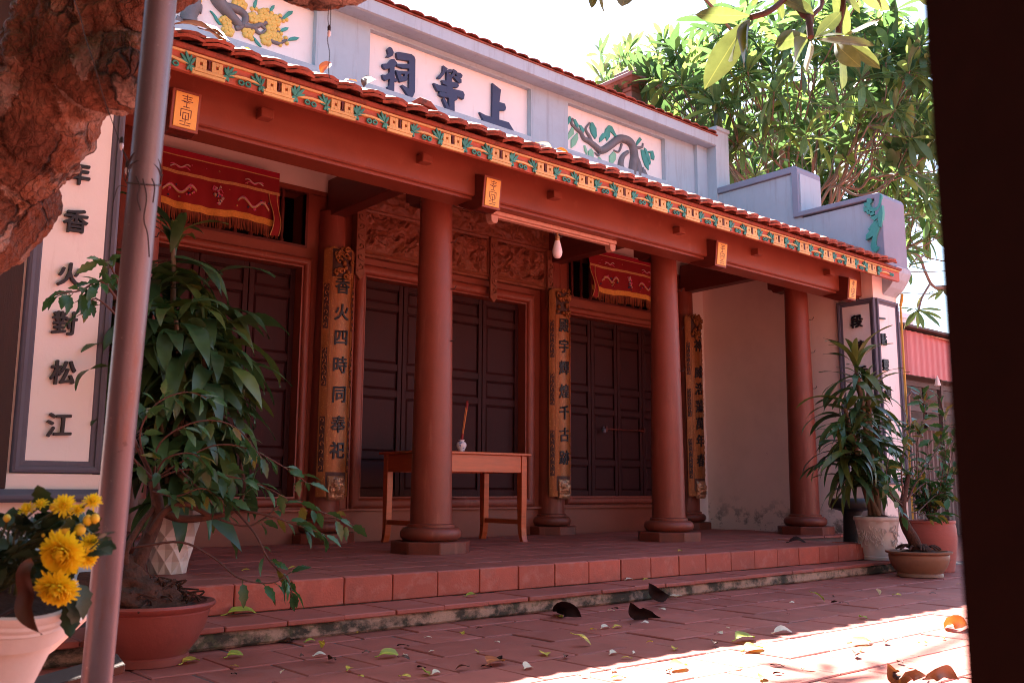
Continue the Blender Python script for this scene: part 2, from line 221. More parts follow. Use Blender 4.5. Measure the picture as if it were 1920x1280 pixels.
# ------------------------------------------------------------------ mesh helpers
WO = {}
def org(o): return WO.get(o.name, Vector((0, 0, 0))) if o else Vector((0, 0, 0))
class MB:
    def __init__(s): s.v = []; s.f = []; s.mi = []; s.cur = 0
    def add(s, vs_, fs):
        b = len(s.v); s.v += [tuple(p) for p in vs_]
        for f in fs: s.f.append(tuple(i+b for i in f)); s.mi.append(s.cur)
        return s
    def box(s, x0, x1, y0, y1, z0, z1):
        return s.add([(x0,y0,z0),(x1,y0,z0),(x1,y1,z0),(x0,y1,z0),(x0,y0,z1),(x1,y0,z1),(x1,y1,z1),(x0,y1,z1)],
                     [(0,3,2,1),(4,5,6,7),(0,1,5,4),(1,2,6,5),(2,3,7,6),(3,0,4,7)])
    def obox(s, c, u, v, n):   # centre and three half-axis vectors
        c, u, v, n = map(Vector, (c, u, v, n))
        return s.add([c-u-v-n, c+u-v-n, c+u+v-n, c-u+v-n, c-u-v+n, c+u-v+n, c+u+v+n, c-u+v+n],
                     [(0,3,2,1),(4,5,6,7),(0,1,5,4),(1,2,6,5),(2,3,7,6),(3,0,4,7)])
    def prism(s, pts, d):      # 3D outline and extrusion vector
        d = Vector(d); n = len(pts); P = [Vector(p) for p in pts]
        return s.add(P+[p+d for p in P], [tuple(range(n)), tuple(range(2*n-1, n-1, -1))]+[(i, (i+1) % n, n+(i+1) % n, n+i) for i in range(n)])
    def lathe(s, prof, c=(0,0,0), n=32, cap=True, rfun=None):
        c = Vector(c); V = []; F_ = []
        for r, z in prof:
            for k in range(n):
                a = 2*PI*k/n; rr = r*(rfun(a, z) if rfun else 1)
                V.append((c.x+rr*math.cos(a), c.y+rr*math.sin(a), c.z+z))
        for j in range(len(prof)-1):
            for k in range(n): F_.append((j*n+k, j*n+(k+1) % n, (j+1)*n+(k+1) % n, (j+1)*n+k))
        if cap: F_ += [tuple(range(n-1, -1, -1)), tuple((len(prof)-1)*n+k for k in range(n))]
        return s.add(V, F_)
    def tube(s, pts, rad, n=8, cap=True):
        P = [Vector(p) for p in pts]; m = len(P)
        R_ = rad if isinstance(rad, (list, tuple)) else [rad]*m
        if len(R_) != m:
            q_ = [i/(m-1)*(len(R_)-1) for i in range(m)]; R_ = [R_[int(q)]*(1-q % 1)+R_[min(len(R_)-1, int(q)+1)]*(q % 1) for q in q_]
        V = []; F_ = []; ref = None
        for i in range(m):
            t = (P[min(i+1, m-1)]-P[max(i-1, 0)])
            t = t.normalized() if t.length > 1e-9 else Vector((0, 0, 1))
            if ref is None: ref = Vector((0, 0, 1)) if abs(t.z) < 0.9 else Vector((1, 0, 0))
            a = (ref - t*ref.dot(t)).normalized(); b = t.cross(a); ref = a
            for k in range(n):
                q = 2*PI*k/n; V.append(P[i]+(a*math.cos(q)+b*math.sin(q))*R_[i])
        for j in range(m-1):
            for k in range(n): F_.append((j*n+k, j*n+(k+1) % n, (j+1)*n+(k+1) % n, (j+1)*n+k))
        if cap: F_ += [tuple(range(n-1, -1, -1)), tuple((m-1)*n+k for k in range(n))]
        return s.add(V, F_)
    def frame(s, x0, x1, z0, z1, prof):   # mitred frame round an opening in the xz plane; prof = [(outward offset, y)] closed section
        m = len(prof); V = []
        for cx_, cz_, sx, sz in ((x0, z0, -1, -1), (x1, z0, 1, -1), (x1, z1, 1, 1), (x0, z1, -1, 1)):
            for o_, y in prof: V.append((cx_+sx*o_, y, cz_+sz*o_))
        F_ = []
        for j in range(4):
            for k in range(m): F_.append((j*m+k, j*m+(k+1) % m, ((j+1) % 4)*m+(k+1) % m, ((j+1) % 4)*m+k))
        return s.add(V, F_)
    def grid(s, fn, nu, nv):
        V = [fn(i/nu, j/nv) for j in range(nv+1) for i in range(nu+1)]
        return s.add(V, [(j*(nu+1)+i, j*(nu+1)+i+1, (j+1)*(nu+1)+i+1, (j+1)*(nu+1)+i) for j in range(nv) for i in range(nu)])
    def mesh(s, name, mats, o=(0,0,0), bevel=0, smooth=None):
        me = bpy.data.meshes.new(name); o = Vector(o)
        me.from_pydata([Vector(p)-o for p in s.v], [], s.f)
        for m in (mats if isinstance(mats, (list, tuple)) else [mats]): me.materials.append(m)
        if any(s.mi): me.polygons.foreach_set('material_index', s.mi)
        bm = bmesh.new(); bm.from_mesh(me)
        bmesh.ops.recalc_face_normals(bm, faces=bm.faces)
        if bevel: bmesh.ops.bevel(bm, geom=bm.edges[:], offset=bevel, segments=1, affect='EDGES', profile=0.5, clamp_overlap=True)
        bm.to_mesh(me); bm.free()
        if smooth is not None:
            me.polygons.foreach_set('use_smooth', [True]*len(me.polygons))
            if smooth < 179: me.set_sharp_from_angle(angle=math.radians(smooth))
        me.update(); return me
    def build(s, name, mats, parent=None, o=None, bevel=0, smooth=None, **kw):
        o = Vector(o) if o is not None else (org(parent) if parent else Vector((0, 0, 0)))
        return put(s.mesh(name, mats, o, bevel, smooth), name, parent, o, **kw)
def put(me, name, parent=None, pos=(0,0,0), rot=None, sc=1.0, label=None, cat=None, group=None, kind=None):
    ob = bpy.data.objects.new(name, me); COL.objects.link(ob); pos = Vector(pos)
    if parent: ob.parent = parent
    mtx = Matrix.Translation(pos-org(parent))
    if rot is not None: mtx = mtx @ rot.to_4x4()
    if sc != 1.0: mtx = mtx @ Matrix.Scale(sc, 4)
    ob.matrix_basis = mtx
    WO[ob.name] = pos
    return tag(ob, label, cat, group, kind)
def tag(ob, label=None, cat=None, group=None, kind=None):
    if label: ob['label'] = label
    if cat: ob['category'] = cat
    if group: ob['group'] = group
    if kind: ob['kind'] = kind
    return ob
def thing(name, pos, label, cat, group=None):
    ob = bpy.data.objects.new(name, None); ob.empty_display_size = 0.1; COL.objects.link(ob); ob.location = pos; WO[ob.name] = Vector(pos)
    return tag(ob, label, cat, group)
_gl = {}
def glyph(ch, size, depth, bold=0.02):
    k = (ch, size, depth, bold)
    if k not in _gl:
        c = bpy.data.curves.new('glyph', 'FONT'); c.body = ch; c.size = size; c.extrude = depth/2; c.resolution_u = 3
        o_ = bpy.data.objects.new('glyph', c); COL.objects.link(o_); bpy.context.view_layer.update()
        me = bpy.data.meshes.new_from_object(o_.evaluated_get(bpy.context.evaluated_depsgraph_get()))
        V = [v.co.copy() for v in me.vertices]; F_ = [tuple(p.vertices) for p in me.polygons]
        bpy.data.objects.remove(o_); bpy.data.curves.remove(c); bpy.data.meshes.remove(me)
        xs = [v.x for v in V]; ys = [v.y for v in V]; cx_, cy_ = (min(xs)+max(xs))/2, (min(ys)+max(ys))/2
        V = [Vector((v.x-cx_, v.y-cy_, v.z)) for v in V]; q = bold*size*.62; VV = []; FF = []
        for i, (dx, dy) in enumerate(((q, q*.5), (-q, -q*.5), (-q*.6, q), (q*.6, -q))):
            b0 = len(VV); VV += [Vector((v.x+dx, v.y+dy, v.z+.00035*i)) for v in V]; FF += [tuple(j+b0 for j in f) for f in F_]
        _gl[k] = (VV, FF)
    return _gl[k]
def glyph_mb(ch, size, depth, place, bold=0.02, slant=0.06):
    V, F_ = glyph(ch, size, depth, bold)
    wob = lambda v: Vector((v.x+slant*v.y*0.4, v.y*1.04+slant*v.x, v.z))
    return MB().add([place(wob(v)) for v in V], F_)
def strap(L, W, a0, a1, n=8, fold=0.22, wave=0.0, peak=0.35, seed=0, twist=0.0):
    r = random.Random(seed); V = []; x = z = 0.0; F_ = []; ph = r.uniform(0, 6)
    for i in range(n+1):
        t = i/n; a = a0+(a1-a0)*t**0.8
        if i: x += L/n*math.cos(a); z += L/n*math.sin(a)
        wd = W*0.5*max(0.02, (math.sin(PI*min(1, t**(math.log(0.5)/math.log(peak))))**0.75 if 0 < t < 1 else 0.12*(1-t)))
        tw = twist*t; oy = wave*math.sin(ph+t*7)*0.5
        nx, nz = -math.sin(a), math.cos(a)
        for sgn in (-1, 0, 1):
            lift = abs(sgn)*wd*fold + sgn*wd*math.sin(tw) + (wave*math.sin(ph+t*11+sgn*2)*abs(sgn))
            V.append((x+nx*lift, sgn*wd*math.cos(tw)+oy, z+nz*lift))
    for i in range(n):
        for k in (0, 1): F_.append((i*3+k, i*3+k+1, i*3+k+4, i*3+k+3))
    return MB().add(V, F_)
def rotz(a): return Matrix.Rotation(a, 3, 'Z')
def aim(d, roll=0.0):   # rotation taking +X to direction d, +Z kept as upward as can be
    d = Vector(d).normalized(); up = Vector((0, 0, 1))
    if abs(d.dot(up)) > 0.98: up = Vector((0, 1, 0))
    y = up.cross(d).normalized(); z = d.cross(y)
    return Matrix((d, y, z)).transposed() @ Matrix.Rotation(roll, 3, 'X')
def crv(pts, n=6):   # smooth polyline
    P = [Vector(p) for p in pts]; P = [P[0]*2-P[1]]+P+[P[-1]*2-P[-2]]; out = []
    for i in range(1, len(P)-2):
        for k in range(n):
            t = k/n; a, b, c, d = P[i-1:i+3]
            out.append(0.5*((2*b)+(c-a)*t+(2*a-5*b+4*c-d)*t*t+(3*b-a-3*c+d)*t*t*t))
    return out+[P[-2]]
# ================================================================== SETTING: ground, courtyard paving, steps, porch floor
def slab_mesh(lx, ly, h, seed, bev=0.004):
    r = random.Random(seed); j = lambda: r.uniform(-.003, .003)
    b = MB(); x, y = lx/2, ly/2
    pts = [(-x+j(), -y+j(), -h), (x+j(), -y+j(), -h), (x+j(), y+j(), -h), (-x+j(), y+j(), -h)]
    b.prism(pts, (0, 0, h)); return b
g = MB(); g.add([(-300, -300, -.03), (300, -300, -.03), (300, 300, -.03), (-300, 300, -.03)], [(0, 1, 2, 3)])
g.build('ground', mat['ground'], kind='structure')
cy_ = MB(); cy_.box(-7, 17, -9, 4.3, -.028, -.006)
court = cy_.build('courtyard', mat['mortar'], kind='structure')
TP = 0.305; cells = []
for k in range(-38, 6):
    y = 2.565+TP*k+TP/2; ph = 3.455+(0 if k % 2 else TP/2)
    for i in range(-34, 44):
        x = ph+TP*i+TP/2
        if -7 < x < 17 and y < 4.2 and not (1.1 < x < 7.8 and y > 4.02): cells.append((x, y))
def in_view(x, y, z=0, m=30):
    d = Vector((x, y, z))-CO; f_ = d.dot(CF)
    if f_ < 0.2: return False
    px, py = 960+FPX*d.dot(CR)/f_, 640-FPX*d.dot(CU)/f_
    return -m < px < 1840+m and -m < py < 1290+m
vis = sorted([c for c in cells if in_view(*c)], key=lambda c: c[0]**2+c[1]**2)[:295]
vset = set(vis)
tm = [slab_mesh(TP-.010, TP-.010, .026, s).mesh('paving_tile', mat['tile'], bevel=.004) for s in range(5)]
for (x, y) in vis:
    put(rnd.choice(tm), 'paving_tile', court, (x, y, rnd.uniform(-.0035, .0018)), Euler((rnd.uniform(-.006, .006), rnd.uniform(-.006, .006), rnd.uniform(-.006, .006)+rnd.choice((0, PI)))).to_matrix())
rest = MB()
for (x, y) in cells:
    if (x, y) in vset: continue
    h_ = (TP-.007)/2; dz = rnd.uniform(-.002, .001)
    rest.box(x-h_, x+h_, y-h_, y+h_, -.022, dz)
rest.build('paving_tiles', mat['tile'], court, kind='stuff')

YS = 4.25     # riser plane
def yfront(x): return 3.885+(x-1.0)*0.022
ls = MB(); ls.prism([(0.9, yfront(.9)+.012, 0), (7.95, yfront(7.95)+.012, 0), (7.95, YS+.02, 0), (0.9, YS+.02, 0)], (0, 0, .068))
x = 0.9
lowstep = ls.build('lower_step', mat['moss'], bevel=.012, kind='structure')
ph = atY(440, 1098, YS).x
k = -4
while True:
    xa = ph+.292*k+.1; k += 1
    if xa < .85: continue
    if xa > 7.9: break
    xb = min(xa+.286, 7.95); ym = yfront((xa+xb)/2)
    b = MB(); b.box(xa, xb, ym+rnd.uniform(-.008, .006), YS-.003, .0685, .092+rnd.uniform(-.002, .002))
    b.build('step_tile', mat['tile'], lowstep, ((xa+xb)/2, ym+.15, .08), bevel=.004)
pf = MB()
pf.prism([(1.3, YS+.022, 0), (7.70, YS+.022, 0), (7.70, 5.2, 0), (9.2, 5.2, 0), (9.2, 7.08, 0), (1.3, 7.08, 0)], (0, 0, .206))
porch = pf.build('porch_floor', mat['mortar'], kind='structure')
rm = [MB().box(-.1435, .1435, -.012, .012, -.066, .066).mesh('riser_tile', mat['riser'], bevel=.004) for s in range(2)]
k = -4
while True:
    xa = ph+.2915*k; k += 1
    if xa < 1.2: continue
    if xa > 7.55: break
    put(rnd.choice(rm), 'riser_tile', porch, (xa+.146, YS+.010+rnd.uniform(-.002, .002), .1605), Euler((0, rnd.uniform(-.006, .006), rnd.uniform(-.008, .008))).to_matrix())
for k in range(3):   # returned end of the platform
    put(rm[0], 'riser_tile', porch, (7.712, YS+.17+.2915*k, .1605), rotz(PI/2))
fm = [slab_mesh(.296, .296, .022, 40+s).mesh('floor_tile', mat['tile'], bevel=.003) for s in range(4)]
for j in range(10):
    y = YS+.004+.15+.302*j
    if y > 7.05: break
    for i in range(27):
        x = ph+.2915*(i-2)+.146+(.146 if j % 2 else 0)
        if x < 1.35 or x > (7.6 if y < 5.3 else 9.0): continue
        put(rnd.choice(fm), 'floor_tile', porch, (x, y, .2295+rnd.uniform(-.001, .001)), Euler((rnd.uniform(-.003, .003), rnd.uniform(-.003, .003), 0)).to_matrix(), sc=.975)
FZ = 0.23
# ================================================================== TEMPLE
T = thing('temple', (5.3, 5.5, 0), 'red columned temple porch with tiled eaves and blue grey parapet bearing carved characters', 'temple')
XC = [1.84, 4.00, 6.58, 8.74]; YC = 5.5; YW = 7.05; XG0, XG1 = 1.48, 9.12
# ---- columns
def column(x, y, zt, s=1.0, engaged=False):
    b = MB(); n = 10; pr = []
    for i in range(n+1):
        t = i/n; r = (.147-.030*t**1.25)*s; pr.append((r, FZ+.185+(zt-FZ-.185)*t))
    b.lathe(pr, (x, y, 0), 40)
    c = b.build('column', mat['redcol'], T, (x, y, FZ), smooth=40)
    t_ = MB(); t_.lathe([(.166*s, .175), (.166*s, .192), (.158*s, .197), (.15*s, .20)], (x, y, FZ), 40)
    t_.build('column_collar', mat['redcol'], c, smooth=40)
    t_ = MB(); pr = [(.17*s+.047*s*math.cos(q), .128+.047*math.sin(q)) for q in [(-90+20*i)*PI/180 for i in range(10)]]
    t_.lathe(pr, (x, y, FZ), 40); t_.build('column_base', mat['redcol'], c, smooth=50)
    p = MB(); R_ = .285*s
    p.prism([(x+R_*math.cos(PI/8+PI/4*i), y+R_*math.sin(PI/8+PI/4*i), FZ-.005) for i in range(8)], (0, 0, .085))
    p.build('plinth', mat['redcol'], c, bevel=.006)
    for zz in (1.72, 2.1, 2.45):
        if engaged: break
        h = MB(); a = -1.1; r0 = .128
        h.tube([(x+r0*math.cos(a)*.9, y+r0*math.sin(a)*.9, zz), (x+(r0+.03)*math.cos(a), y+(r0+.03)*math.sin(a), zz), (x+(r0+.045)*math.cos(a), y+(r0+.045)*math.sin(a), zz+.025)], .0035, 6)
        h.build('hook', mat['wire'], c)
    return c
for x in XC: column(x, YC, 2.80)
for x in XC: column(x, 7.02, 3.02, .95, True)
# ---- eave beam with pegs, brackets and gold plaques
b = MB(); b.box(XG0, XG1-.008, 4.95, 5.19, 2.672, 2.99); beam = b.build('eave_beam', mat['red'], T, bevel=.008)
b = MB(); b.box(XG0, XG1-.003, 4.985, 5.17, 2.652, 2.674); b.build('beam_moulding', mat['red'], beam)
for x in (2.33, 3.47, 4.65, 6.09, 7.20, 8.42):
    b = MB(); b.box(x-.04, x+.04, 4.875, 4.955, 2.79, 2.845); b.build('beam_peg', mat['red'], beam, (x, 4.9, 2.82), bevel=.004)
b = MB(); b.box(XG0, XG1, 5.44, 5.56, 2.80, 2.98); b.build('column_tie_beam', mat['red'], T, bevel=.006)
prof = [(5.80, 2.88), (5.80, 2.82), (5.76, 2.815), (5.73, 2.775), (5.62, 2.778), (5.36, 2.775), (5.24, 2.72), (5.12, 2.635), (5.0, 2.582), (4.93, 2.570), (4.872, 2.580), (4.846, 2.795), (5.0, 2.85), (5.4, 2.95), (5.8, 2.98)]
bars = [(-.5,.85,.3,.85),(.2,.85,.5,.85),(-.35,.7,-.1,.7),(.15,.72,.45,.72),(0,.95,0,.6),(-.55,.55,-.1,.55),(.1,.58,.6,.58),(0,.5,0,.2),(-.3,.5,.3,.5),(-.3,.2,.3,.2),(-.55,.05,-.55,-.4),(-.55,.05,.55,.05),(.55,.05,.55,-.4),(-.3,-.15,.3,-.15),(-.3,-.15,-.3,-.55),(.3,-.15,.3,-.55),(-.3,-.55,.3,-.55),(0,-.3,0,-.8),(-.55,-.7,-.2,-.7),(.2,-.75,.55,-.75),(-.5,-.9,.5,-.9)]
for x in XC:
    b = MB(); b.prism([(x-.075, y, z) for y, z in prof], (.15, 0, 0)); br = b.build('bracket', mat['redwood'], T, (x, 5.2, 2.7), bevel=.005)
    p0, p1 = Vector((x, 4.872, 2.580)), Vector((x, 4.846, 2.795)); up = (p1-p0)/2; c = (p0+p1)/2; nn = Vector((0, up.z, -up.y)).normalized()*-1
    fr = MB(); fr.obox(c+nn*.004, (.079, 0, 0), up*1.02, nn*.006); fr.build('plaque_rim', mat['red'], br, bevel=.002)
    q = MB(); q.obox(c+nn*.012, (.063, 0, 0), up*.88, nn*.005); q.build('gold_plaque', mat['goldp'], br, bevel=.002)
    ch = MB()
    for (xa, za, xb, zb) in bars:
        m_ = Vector((x+(xa+xb)/2*.052, 0, 0)); cc = c+nn*.0172+Vector((m_.x-x, 0, 0))+up*((za+zb)/2*.82)
        ch.obox(cc, (abs(xb-xa)/2*.052+.0022, 0, 0), up*(abs(zb-za)/2*.82+.02), nn*.0006)
    ch.build('plaque_character', mat['redwood'], br)
# ---- tie beams from the columns back to the wall
for i, x in enumerate(XC):
    b = MB(); b.prism([(x-.07, 5.52, 2.985), (x-.07, 7.0, 2.975), (x-.07, 7.0, 3.30), (x-.07, 5.9, 3.30), (x-.07, 5.52, 3.12)], (.14, 0, 0)); b.build('cross_beam', mat['redwood'], T, (x, 6.2, 3.1), bevel=.006)
    b = MB(); b.prism([(x-.075, 5.62, 3.0), (x-.075, 5.86, 2.955), (x-.075, 5.9, 3.0)], (.15, 0, 0)); b.build('beam_heel', mat['redwood'], T, (x, 5.8, 3.0))
# ---- wall behind the porch, with three door openings and two barred windows
DO = [(2.05, 3.735), (4.365, 6.250), (6.880, 8.535)]     # door openings
w_ = MB(); zt = [2.505, 2.52, 2.495]
w_.box(XG0, XG1, YW, YW+.22, 0.1, .60)
xs = [XG0]+[v for d in DO for v in d]+[8.905]
for a, c in ((xs[0], xs[1]), (xs[2], xs[3]), (xs[4], xs[5]), (xs[6], xs[7])): w_.box(a, c, YW, YW+.22, .60, 2.60)
for i, (a, c) in enumerate(DO): w_.box(a, c, YW, YW+.22, zt[i], 2.60)
w_.box(XG0, 8.905, YW, YW+.22, 2.60, 2.685)
for a, c in ((XG0, 2.10), (3.757, 6.872), (8.52, 8.905)): w_.box(a, c, YW, YW+.22, 2.685, 3.16)
w_.box(XG0, 8.905, YW-.015, YW+.22, 3.16, 3.20)
wall = w_.build('red_wall', mat['red'], T)
b = MB(); b.box(XG0, XG1, YW, YW+.22, 3.20, 4.0); b.box(8.906, XG1, YW-.03, YW+.215, .10, 3.199); b.build('white_wall', mat['white'], T)
b = MB(); b.box(XG0, 8.9, YW-.045, YW, .478, .502); b.build('sill_band', mat['red'], T, bevel=.004)
# white sloping ceiling of the porch
b = MB(); b.prism([(XG0, 5.19, 3.03), (XG0, YW, 3.80), (XG0, YW, 3.84), (XG0, 5.19, 3.07)], (XG1-XG0, 0, 0)); b.build('ceiling', mat['white'], T)
# door frames
def roll(w, yb):   # half-round moulding with an inner fillet
    pr = [(0, yb), (0, yb-.018), (.014, yb-.020)]
    pr += [(.014+(w-.028)/2*(1-math.cos(q)), yb-.018-.040*math.sin(q)) for q in [PI*i/8 for i in range(1, 8)]]
    return pr+[(w-.014, yb-.018), (w, yb-.018), (w, yb)]
for i, (a, c) in enumerate(DO):
    b = MB(); b.frame(a, c, .602, zt[i], roll(.10 if i != 1 else .125, YW)); b.build('door_frame', mat['redcol'], T, ((a+c)/2, YW, .6), smooth=35)
# door leaves
def door_leaf(x0, x1, z0, z1, cuts):
    y = YW+.10; st = .045; b = MB(); mid = ((x0+x1)/2, y, z0)
    b.box(x0, x1, y+.012, y+.04, z0, z1)
    b.box(x0, x0+st, y-.012, y+.0125, z0, z1); b.box(x1-st, x1, y-.012, y+.0125, z0, z1)
    zz = [z0+(z1-z0)*c for c in cuts]; r_ = .032
    for k, z in enumerate(zz):
        b.box(x0+st-.0005, x1-st+.0005, y-.010, y+.0125, max(z0, z-r_), min(z1, z+r_))
    d = b.build('door_leaf', mat['door'], T, mid, bevel=.003)
    for k in range(len(zz)-1):
        za, zb = max(z0, zz[k]+r_), min(z1, zz[k+1]-r_); xa, xb = x0+st, x1-st; m_ = .024
        p = MB(); p.add([(xa+.006, y+.011, za+.006), (xb-.006, y+.011, za+.006), (xb-.006, y+.011, zb-.006), (xa+.006, y+.011, zb-.006), (xa+m_, y-.004, za+m_), (xb-m_, y-.004, za+m_), (xb-m_, y-.004, zb-m_), (xa+m_, y-.004, zb-m_)],
                        [(4, 5, 6, 7), (0, 1, 5, 4), (1, 2, 6, 5), (2, 3, 7, 6), (3, 0, 4, 7)])
        p.build('door_panel', mat['door'], d, ((xa+xb)/2, y, za))
    return d
cuts = [.012, .185, .475, .60, .885, .988]
for i, (a, c) in enumerate(DO):
    nl = 4; wd = (c-a)/nl
    for k in range(nl): door_leaf(a+wd*k+.004, a+wd*(k+1)-.004, .604, zt[i]-.002, cuts)
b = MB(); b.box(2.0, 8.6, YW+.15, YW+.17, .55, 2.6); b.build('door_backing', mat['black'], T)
# barred windows above the side doors
for a, c in ((2.10, 3.757), (6.872, 8.52)):
    b = MB(); b.frame(a, c, 2.70, 3.15, [(0, YW-.005), (.022, YW-.005), (.022, YW+.06), (0, YW+.06)]); wf = b.build('window_frame', mat['redwood'], T, ((a+c)/2, YW, 2.9))
    n = 11
    for k in range(n):
        x = a+.085+.137*k
        if x > c-.05: break
        s = MB(); s.lathe([(.013, 2.69), (.020, 2.72), (.011, 2.745), (.016, 2.80), (.017, 2.92), (.016, 3.04), (.011, 3.09), (.020, 3.12), (.013, 3.16)], (x, YW+.03, 0), 10)
        s.build('baluster', mat['redwood'], wf, (x, YW+.03, 2.69), smooth=50)
b = MB(); b.box(1.6, 9.0, YW+.6, YW+.62, 2.5, 3.3); b.box(1.6, 9.0, YW+.22, YW+.62, 3.25, 3.3); b.box(1.6, 9.0, YW+.23, YW+.62, 2.48, 2.5); b.build('shade_liner', mat['black'], T)  # black sheets painted in place of the unlit room's shade
# latch on the right hand doors
b = MB(); p = atY(1133, 804, YW+.08); q = atY(1205, 806, YW+.08)
b.tube([(p.x-.02, YW+.055, p.z), (q.x, YW+.055, q.z-.01)], .008, 8); b.box(q.x-.02, q.x, YW+.04, YW+.095, q.z-.03, q.z+.02); b.box(p.x-.01, p.x+.01, YW+.04, YW+.095, p.z-.03, p.z+.03)
b.build('door_latch', mat['redwood'], T)
# ---- carved wooden screen above the centre doors
cv = MB(); cv.box(4.20, 6.53, 6.965, 7.03, 2.685, 3.33); screen = cv.build('carved_screen', mat['carved'], T, (5.36, 7.0, 2.68), bevel=.006)
def carve(x0, x1, z0, z1, y, nu, nv, amp, seed, name, m, par):
    o_ = Vector((seed*3.7, seed*1.3, 0.5))
    def fn(u, v):
        x, z = x0+(x1-x0)*u, z0+(z1-z0)*v
        p = Vector((x*6.5, z*6.5, 0))+o_
        wv = noise.noise_vector(p*0.9)*1.5
        q = p+wv
        sw = math.sin(q.x*2.6+3.2*noise.noise(q*0.8))*math.cos(q.y*2.9+2.7*noise.noise(q*0.7+o_))
        s2 = math.sin(9*noise.noise(p*0.75+wv*.5)+4*math.atan2(math.sin(q.y*1.4), math.cos(q.x*1.4)))
        hgt = .50*max(0, sw+.15)**.6+.32*max(0, s2)+.3*abs(noise.noise(p*4.5+wv))
        e = min(1, min(u, 1-u)*14, min(v, 1-v)*10)
        return (x, y-amp*hgt*e, z)
    b = MB(); b.grid(fn, nu, nv); return b.build(name, m, par, ((x0+x1)/2, y, z0), smooth=60)
for k, (a, c) in enumerate(((4.285, 4.935), (5.03, 5.69), (5.79, 6.45))):
    f = MB(); f.frame(a, c, 2.735, 3.085, [(0, 6.965), (0, 6.953), (.02, 6.947), (.03, 6.965)]); f.build('panel_moulding', mat['carved'], screen, ((a+c)/2, 6.96, 2.73))
    carve(a, c, 2.735, 3.085, 6.968, 96, 54, .070, 3+k, 'carved_panel', mat['carved'], screen)
carve(4.21, 6.52, 3.125, 3.335, 6.965, 250, 24, .045, 9, 'carved_frieze', mat['carved'], screen)
for x in (4.232, 4.98, 5.74, 6.498):
    b = MB(); b.prism([(x-.044, 6.952, 3.10), (x-.044, 6.952, 2.50), (x, 6.952, 2.455), (x+.044, 6.952, 2.50), (x+.044, 6.952, 3.10)], (0, -.032, 0)); ps = b.build('carved_pendant', mat['carved'], screen, (x, 6.93, 2.46), bevel=.004)
    # raised scroll work on the pendant
    s = MB()
    for j in range(6):
        zc = 2.56+.09*j
        s.tube([(x-.028+.056*(j % 2), 6.916, zc-.03), (x+.02-.04*(j % 2), 6.913, zc-.012), (x+.026-.052*(j % 2), 6.915, zc+.02), (x, 6.913, zc+.03), (x-.012+.024*(j % 2), 6.914, zc+.008)], .0065, 5)
    s.build('scroll_carving', mat['carved'], screen)
# ---- eave: fascia board with painted ornaments, roof and tiles
YF = 4.62
b = MB(); b.box(XG0, XG1+.16, YF, YF+.03, 2.805, 2.925); fas = b.build('fascia_board', mat['fasback'], T)
b = MB(); b.box(XG0, XG1+.15, YF-.014, YF+.002, 2.901, 2.915); b.build('fascia_rail', mat['yellow'], fas, bevel=.003)
b = MB(); b.box(XG0, XG1+.17, YF-.030, YF+.06, 2.916, 2.943); b.build('eave_batten', mat['rtile'], T, bevel=.006)
ox = 1.8585; P_ = .4025
yb0, yb1 = YF-.016, YF+.0005
def yblock(x):
    b = MB(); z0 = 2.799
    b.box(x-.090, x+.090, yb0, yb1, z0, z0+.017)
    b.box(x-.080, x+.080, yb0-.001, yb1, z0+.019, z0+.036)
    for s in (-1, 1):
        c_ = x+s*.044
        b.box(c_-.030, c_-.008, yb0, yb1, z0+.036, z0+.094); b.box(c_+.008, c_+.030, yb0, yb1, z0+.036, z0+.094)
        b.box(c_-.008, c_+.008, yb0, yb1, z0+.036, z0+.056); b.box(c_-.008, c_+.008, yb0, yb1, z0+.073, z0+.094)
        b.box(x+s*.088-.008, x+s*.088+.008, yb0, yb1, z0+.019, z0+.030)
    h = MB(); h.box(x-.0045, x+.0045, yb0-.001, yb1, z0+.046, z0+.088); h.box(x-.013, x+.013, yb0-.001, yb1, z0+.0365, z0+.043); h.box(x-.013, x+.013, yb0-.001, yb1, z0+.088, z0+.094)
    return b, h
def lobe(c, ang, L, W, y, d):
    u = Vector((math.cos(ang), 0, math.sin(ang))); v = Vector((-math.sin(ang), 0, math.cos(ang))); c = Vector((c[0], y, c[1]))
    return [c+u*(L*t)+v*(W*s) for t, s in ((0, .25), (.25, .75), (.6, 1), (.88, .55), (1, 0), (.88, -.5), (.6, -.9), (.25, -.7), (0, -.25))], (0, d, 0)
b0, h0 = yblock(0); mb0 = b0.mesh('fret_block', mat['yellow'], (0, YF, 2.88), bevel=.0015); mh0 = h0.mesh('fret_slot', mat['redwood'], (0, YF, 2.88))
def leafsprig(s):
    b = MB(); y = YF+.0005
    for a_, L, W in ((66, .078, .0095), (92, .062, .009), (116, .052, .0085), (42, .076, .009), (18, .062, .0085)):
        an = math.radians(a_) if s > 0 else PI-math.radians(a_)
        p, d = lobe((0, 2.840), an, L, W, y-rnd.uniform(0, .006), -.012-rnd.uniform(0, .006)); b.prism(p, d)
    for a_, L, W in ((205, .030, .009), (250, .036, .0095), (292, .034, .009)):
        an = math.radians(a_) if s > 0 else PI-math.radians(a_)
        p, d = lobe((0, 2.840), an, L, W, y-rnd.uniform(0, .006), -.012); b.prism(p, d)
    return b.mesh('leaf_sprig', mat['teal'], (0, YF, 2.840), bevel=.0015)
lsp = [leafsprig(1), leafsprig(-1)]
rb = MB(); rb.prism([(-.09, YF-.0005, 2.844), (-.05, YF-.0005, 2.858), (0, YF-.0005, 2.862), (.05, YF-.0005, 2.858), (.09, YF-.0005, 2.844), (.05, YF-.0005, 2.844), (0, YF-.0005, 2.848), (-.05, YF-.0005, 2.844)], (0, -.020, 0)); rbm = rb.mesh('ribbon', mat['yellow'], (0, YF, 2.87), bevel=.002)
sc_ = MB()
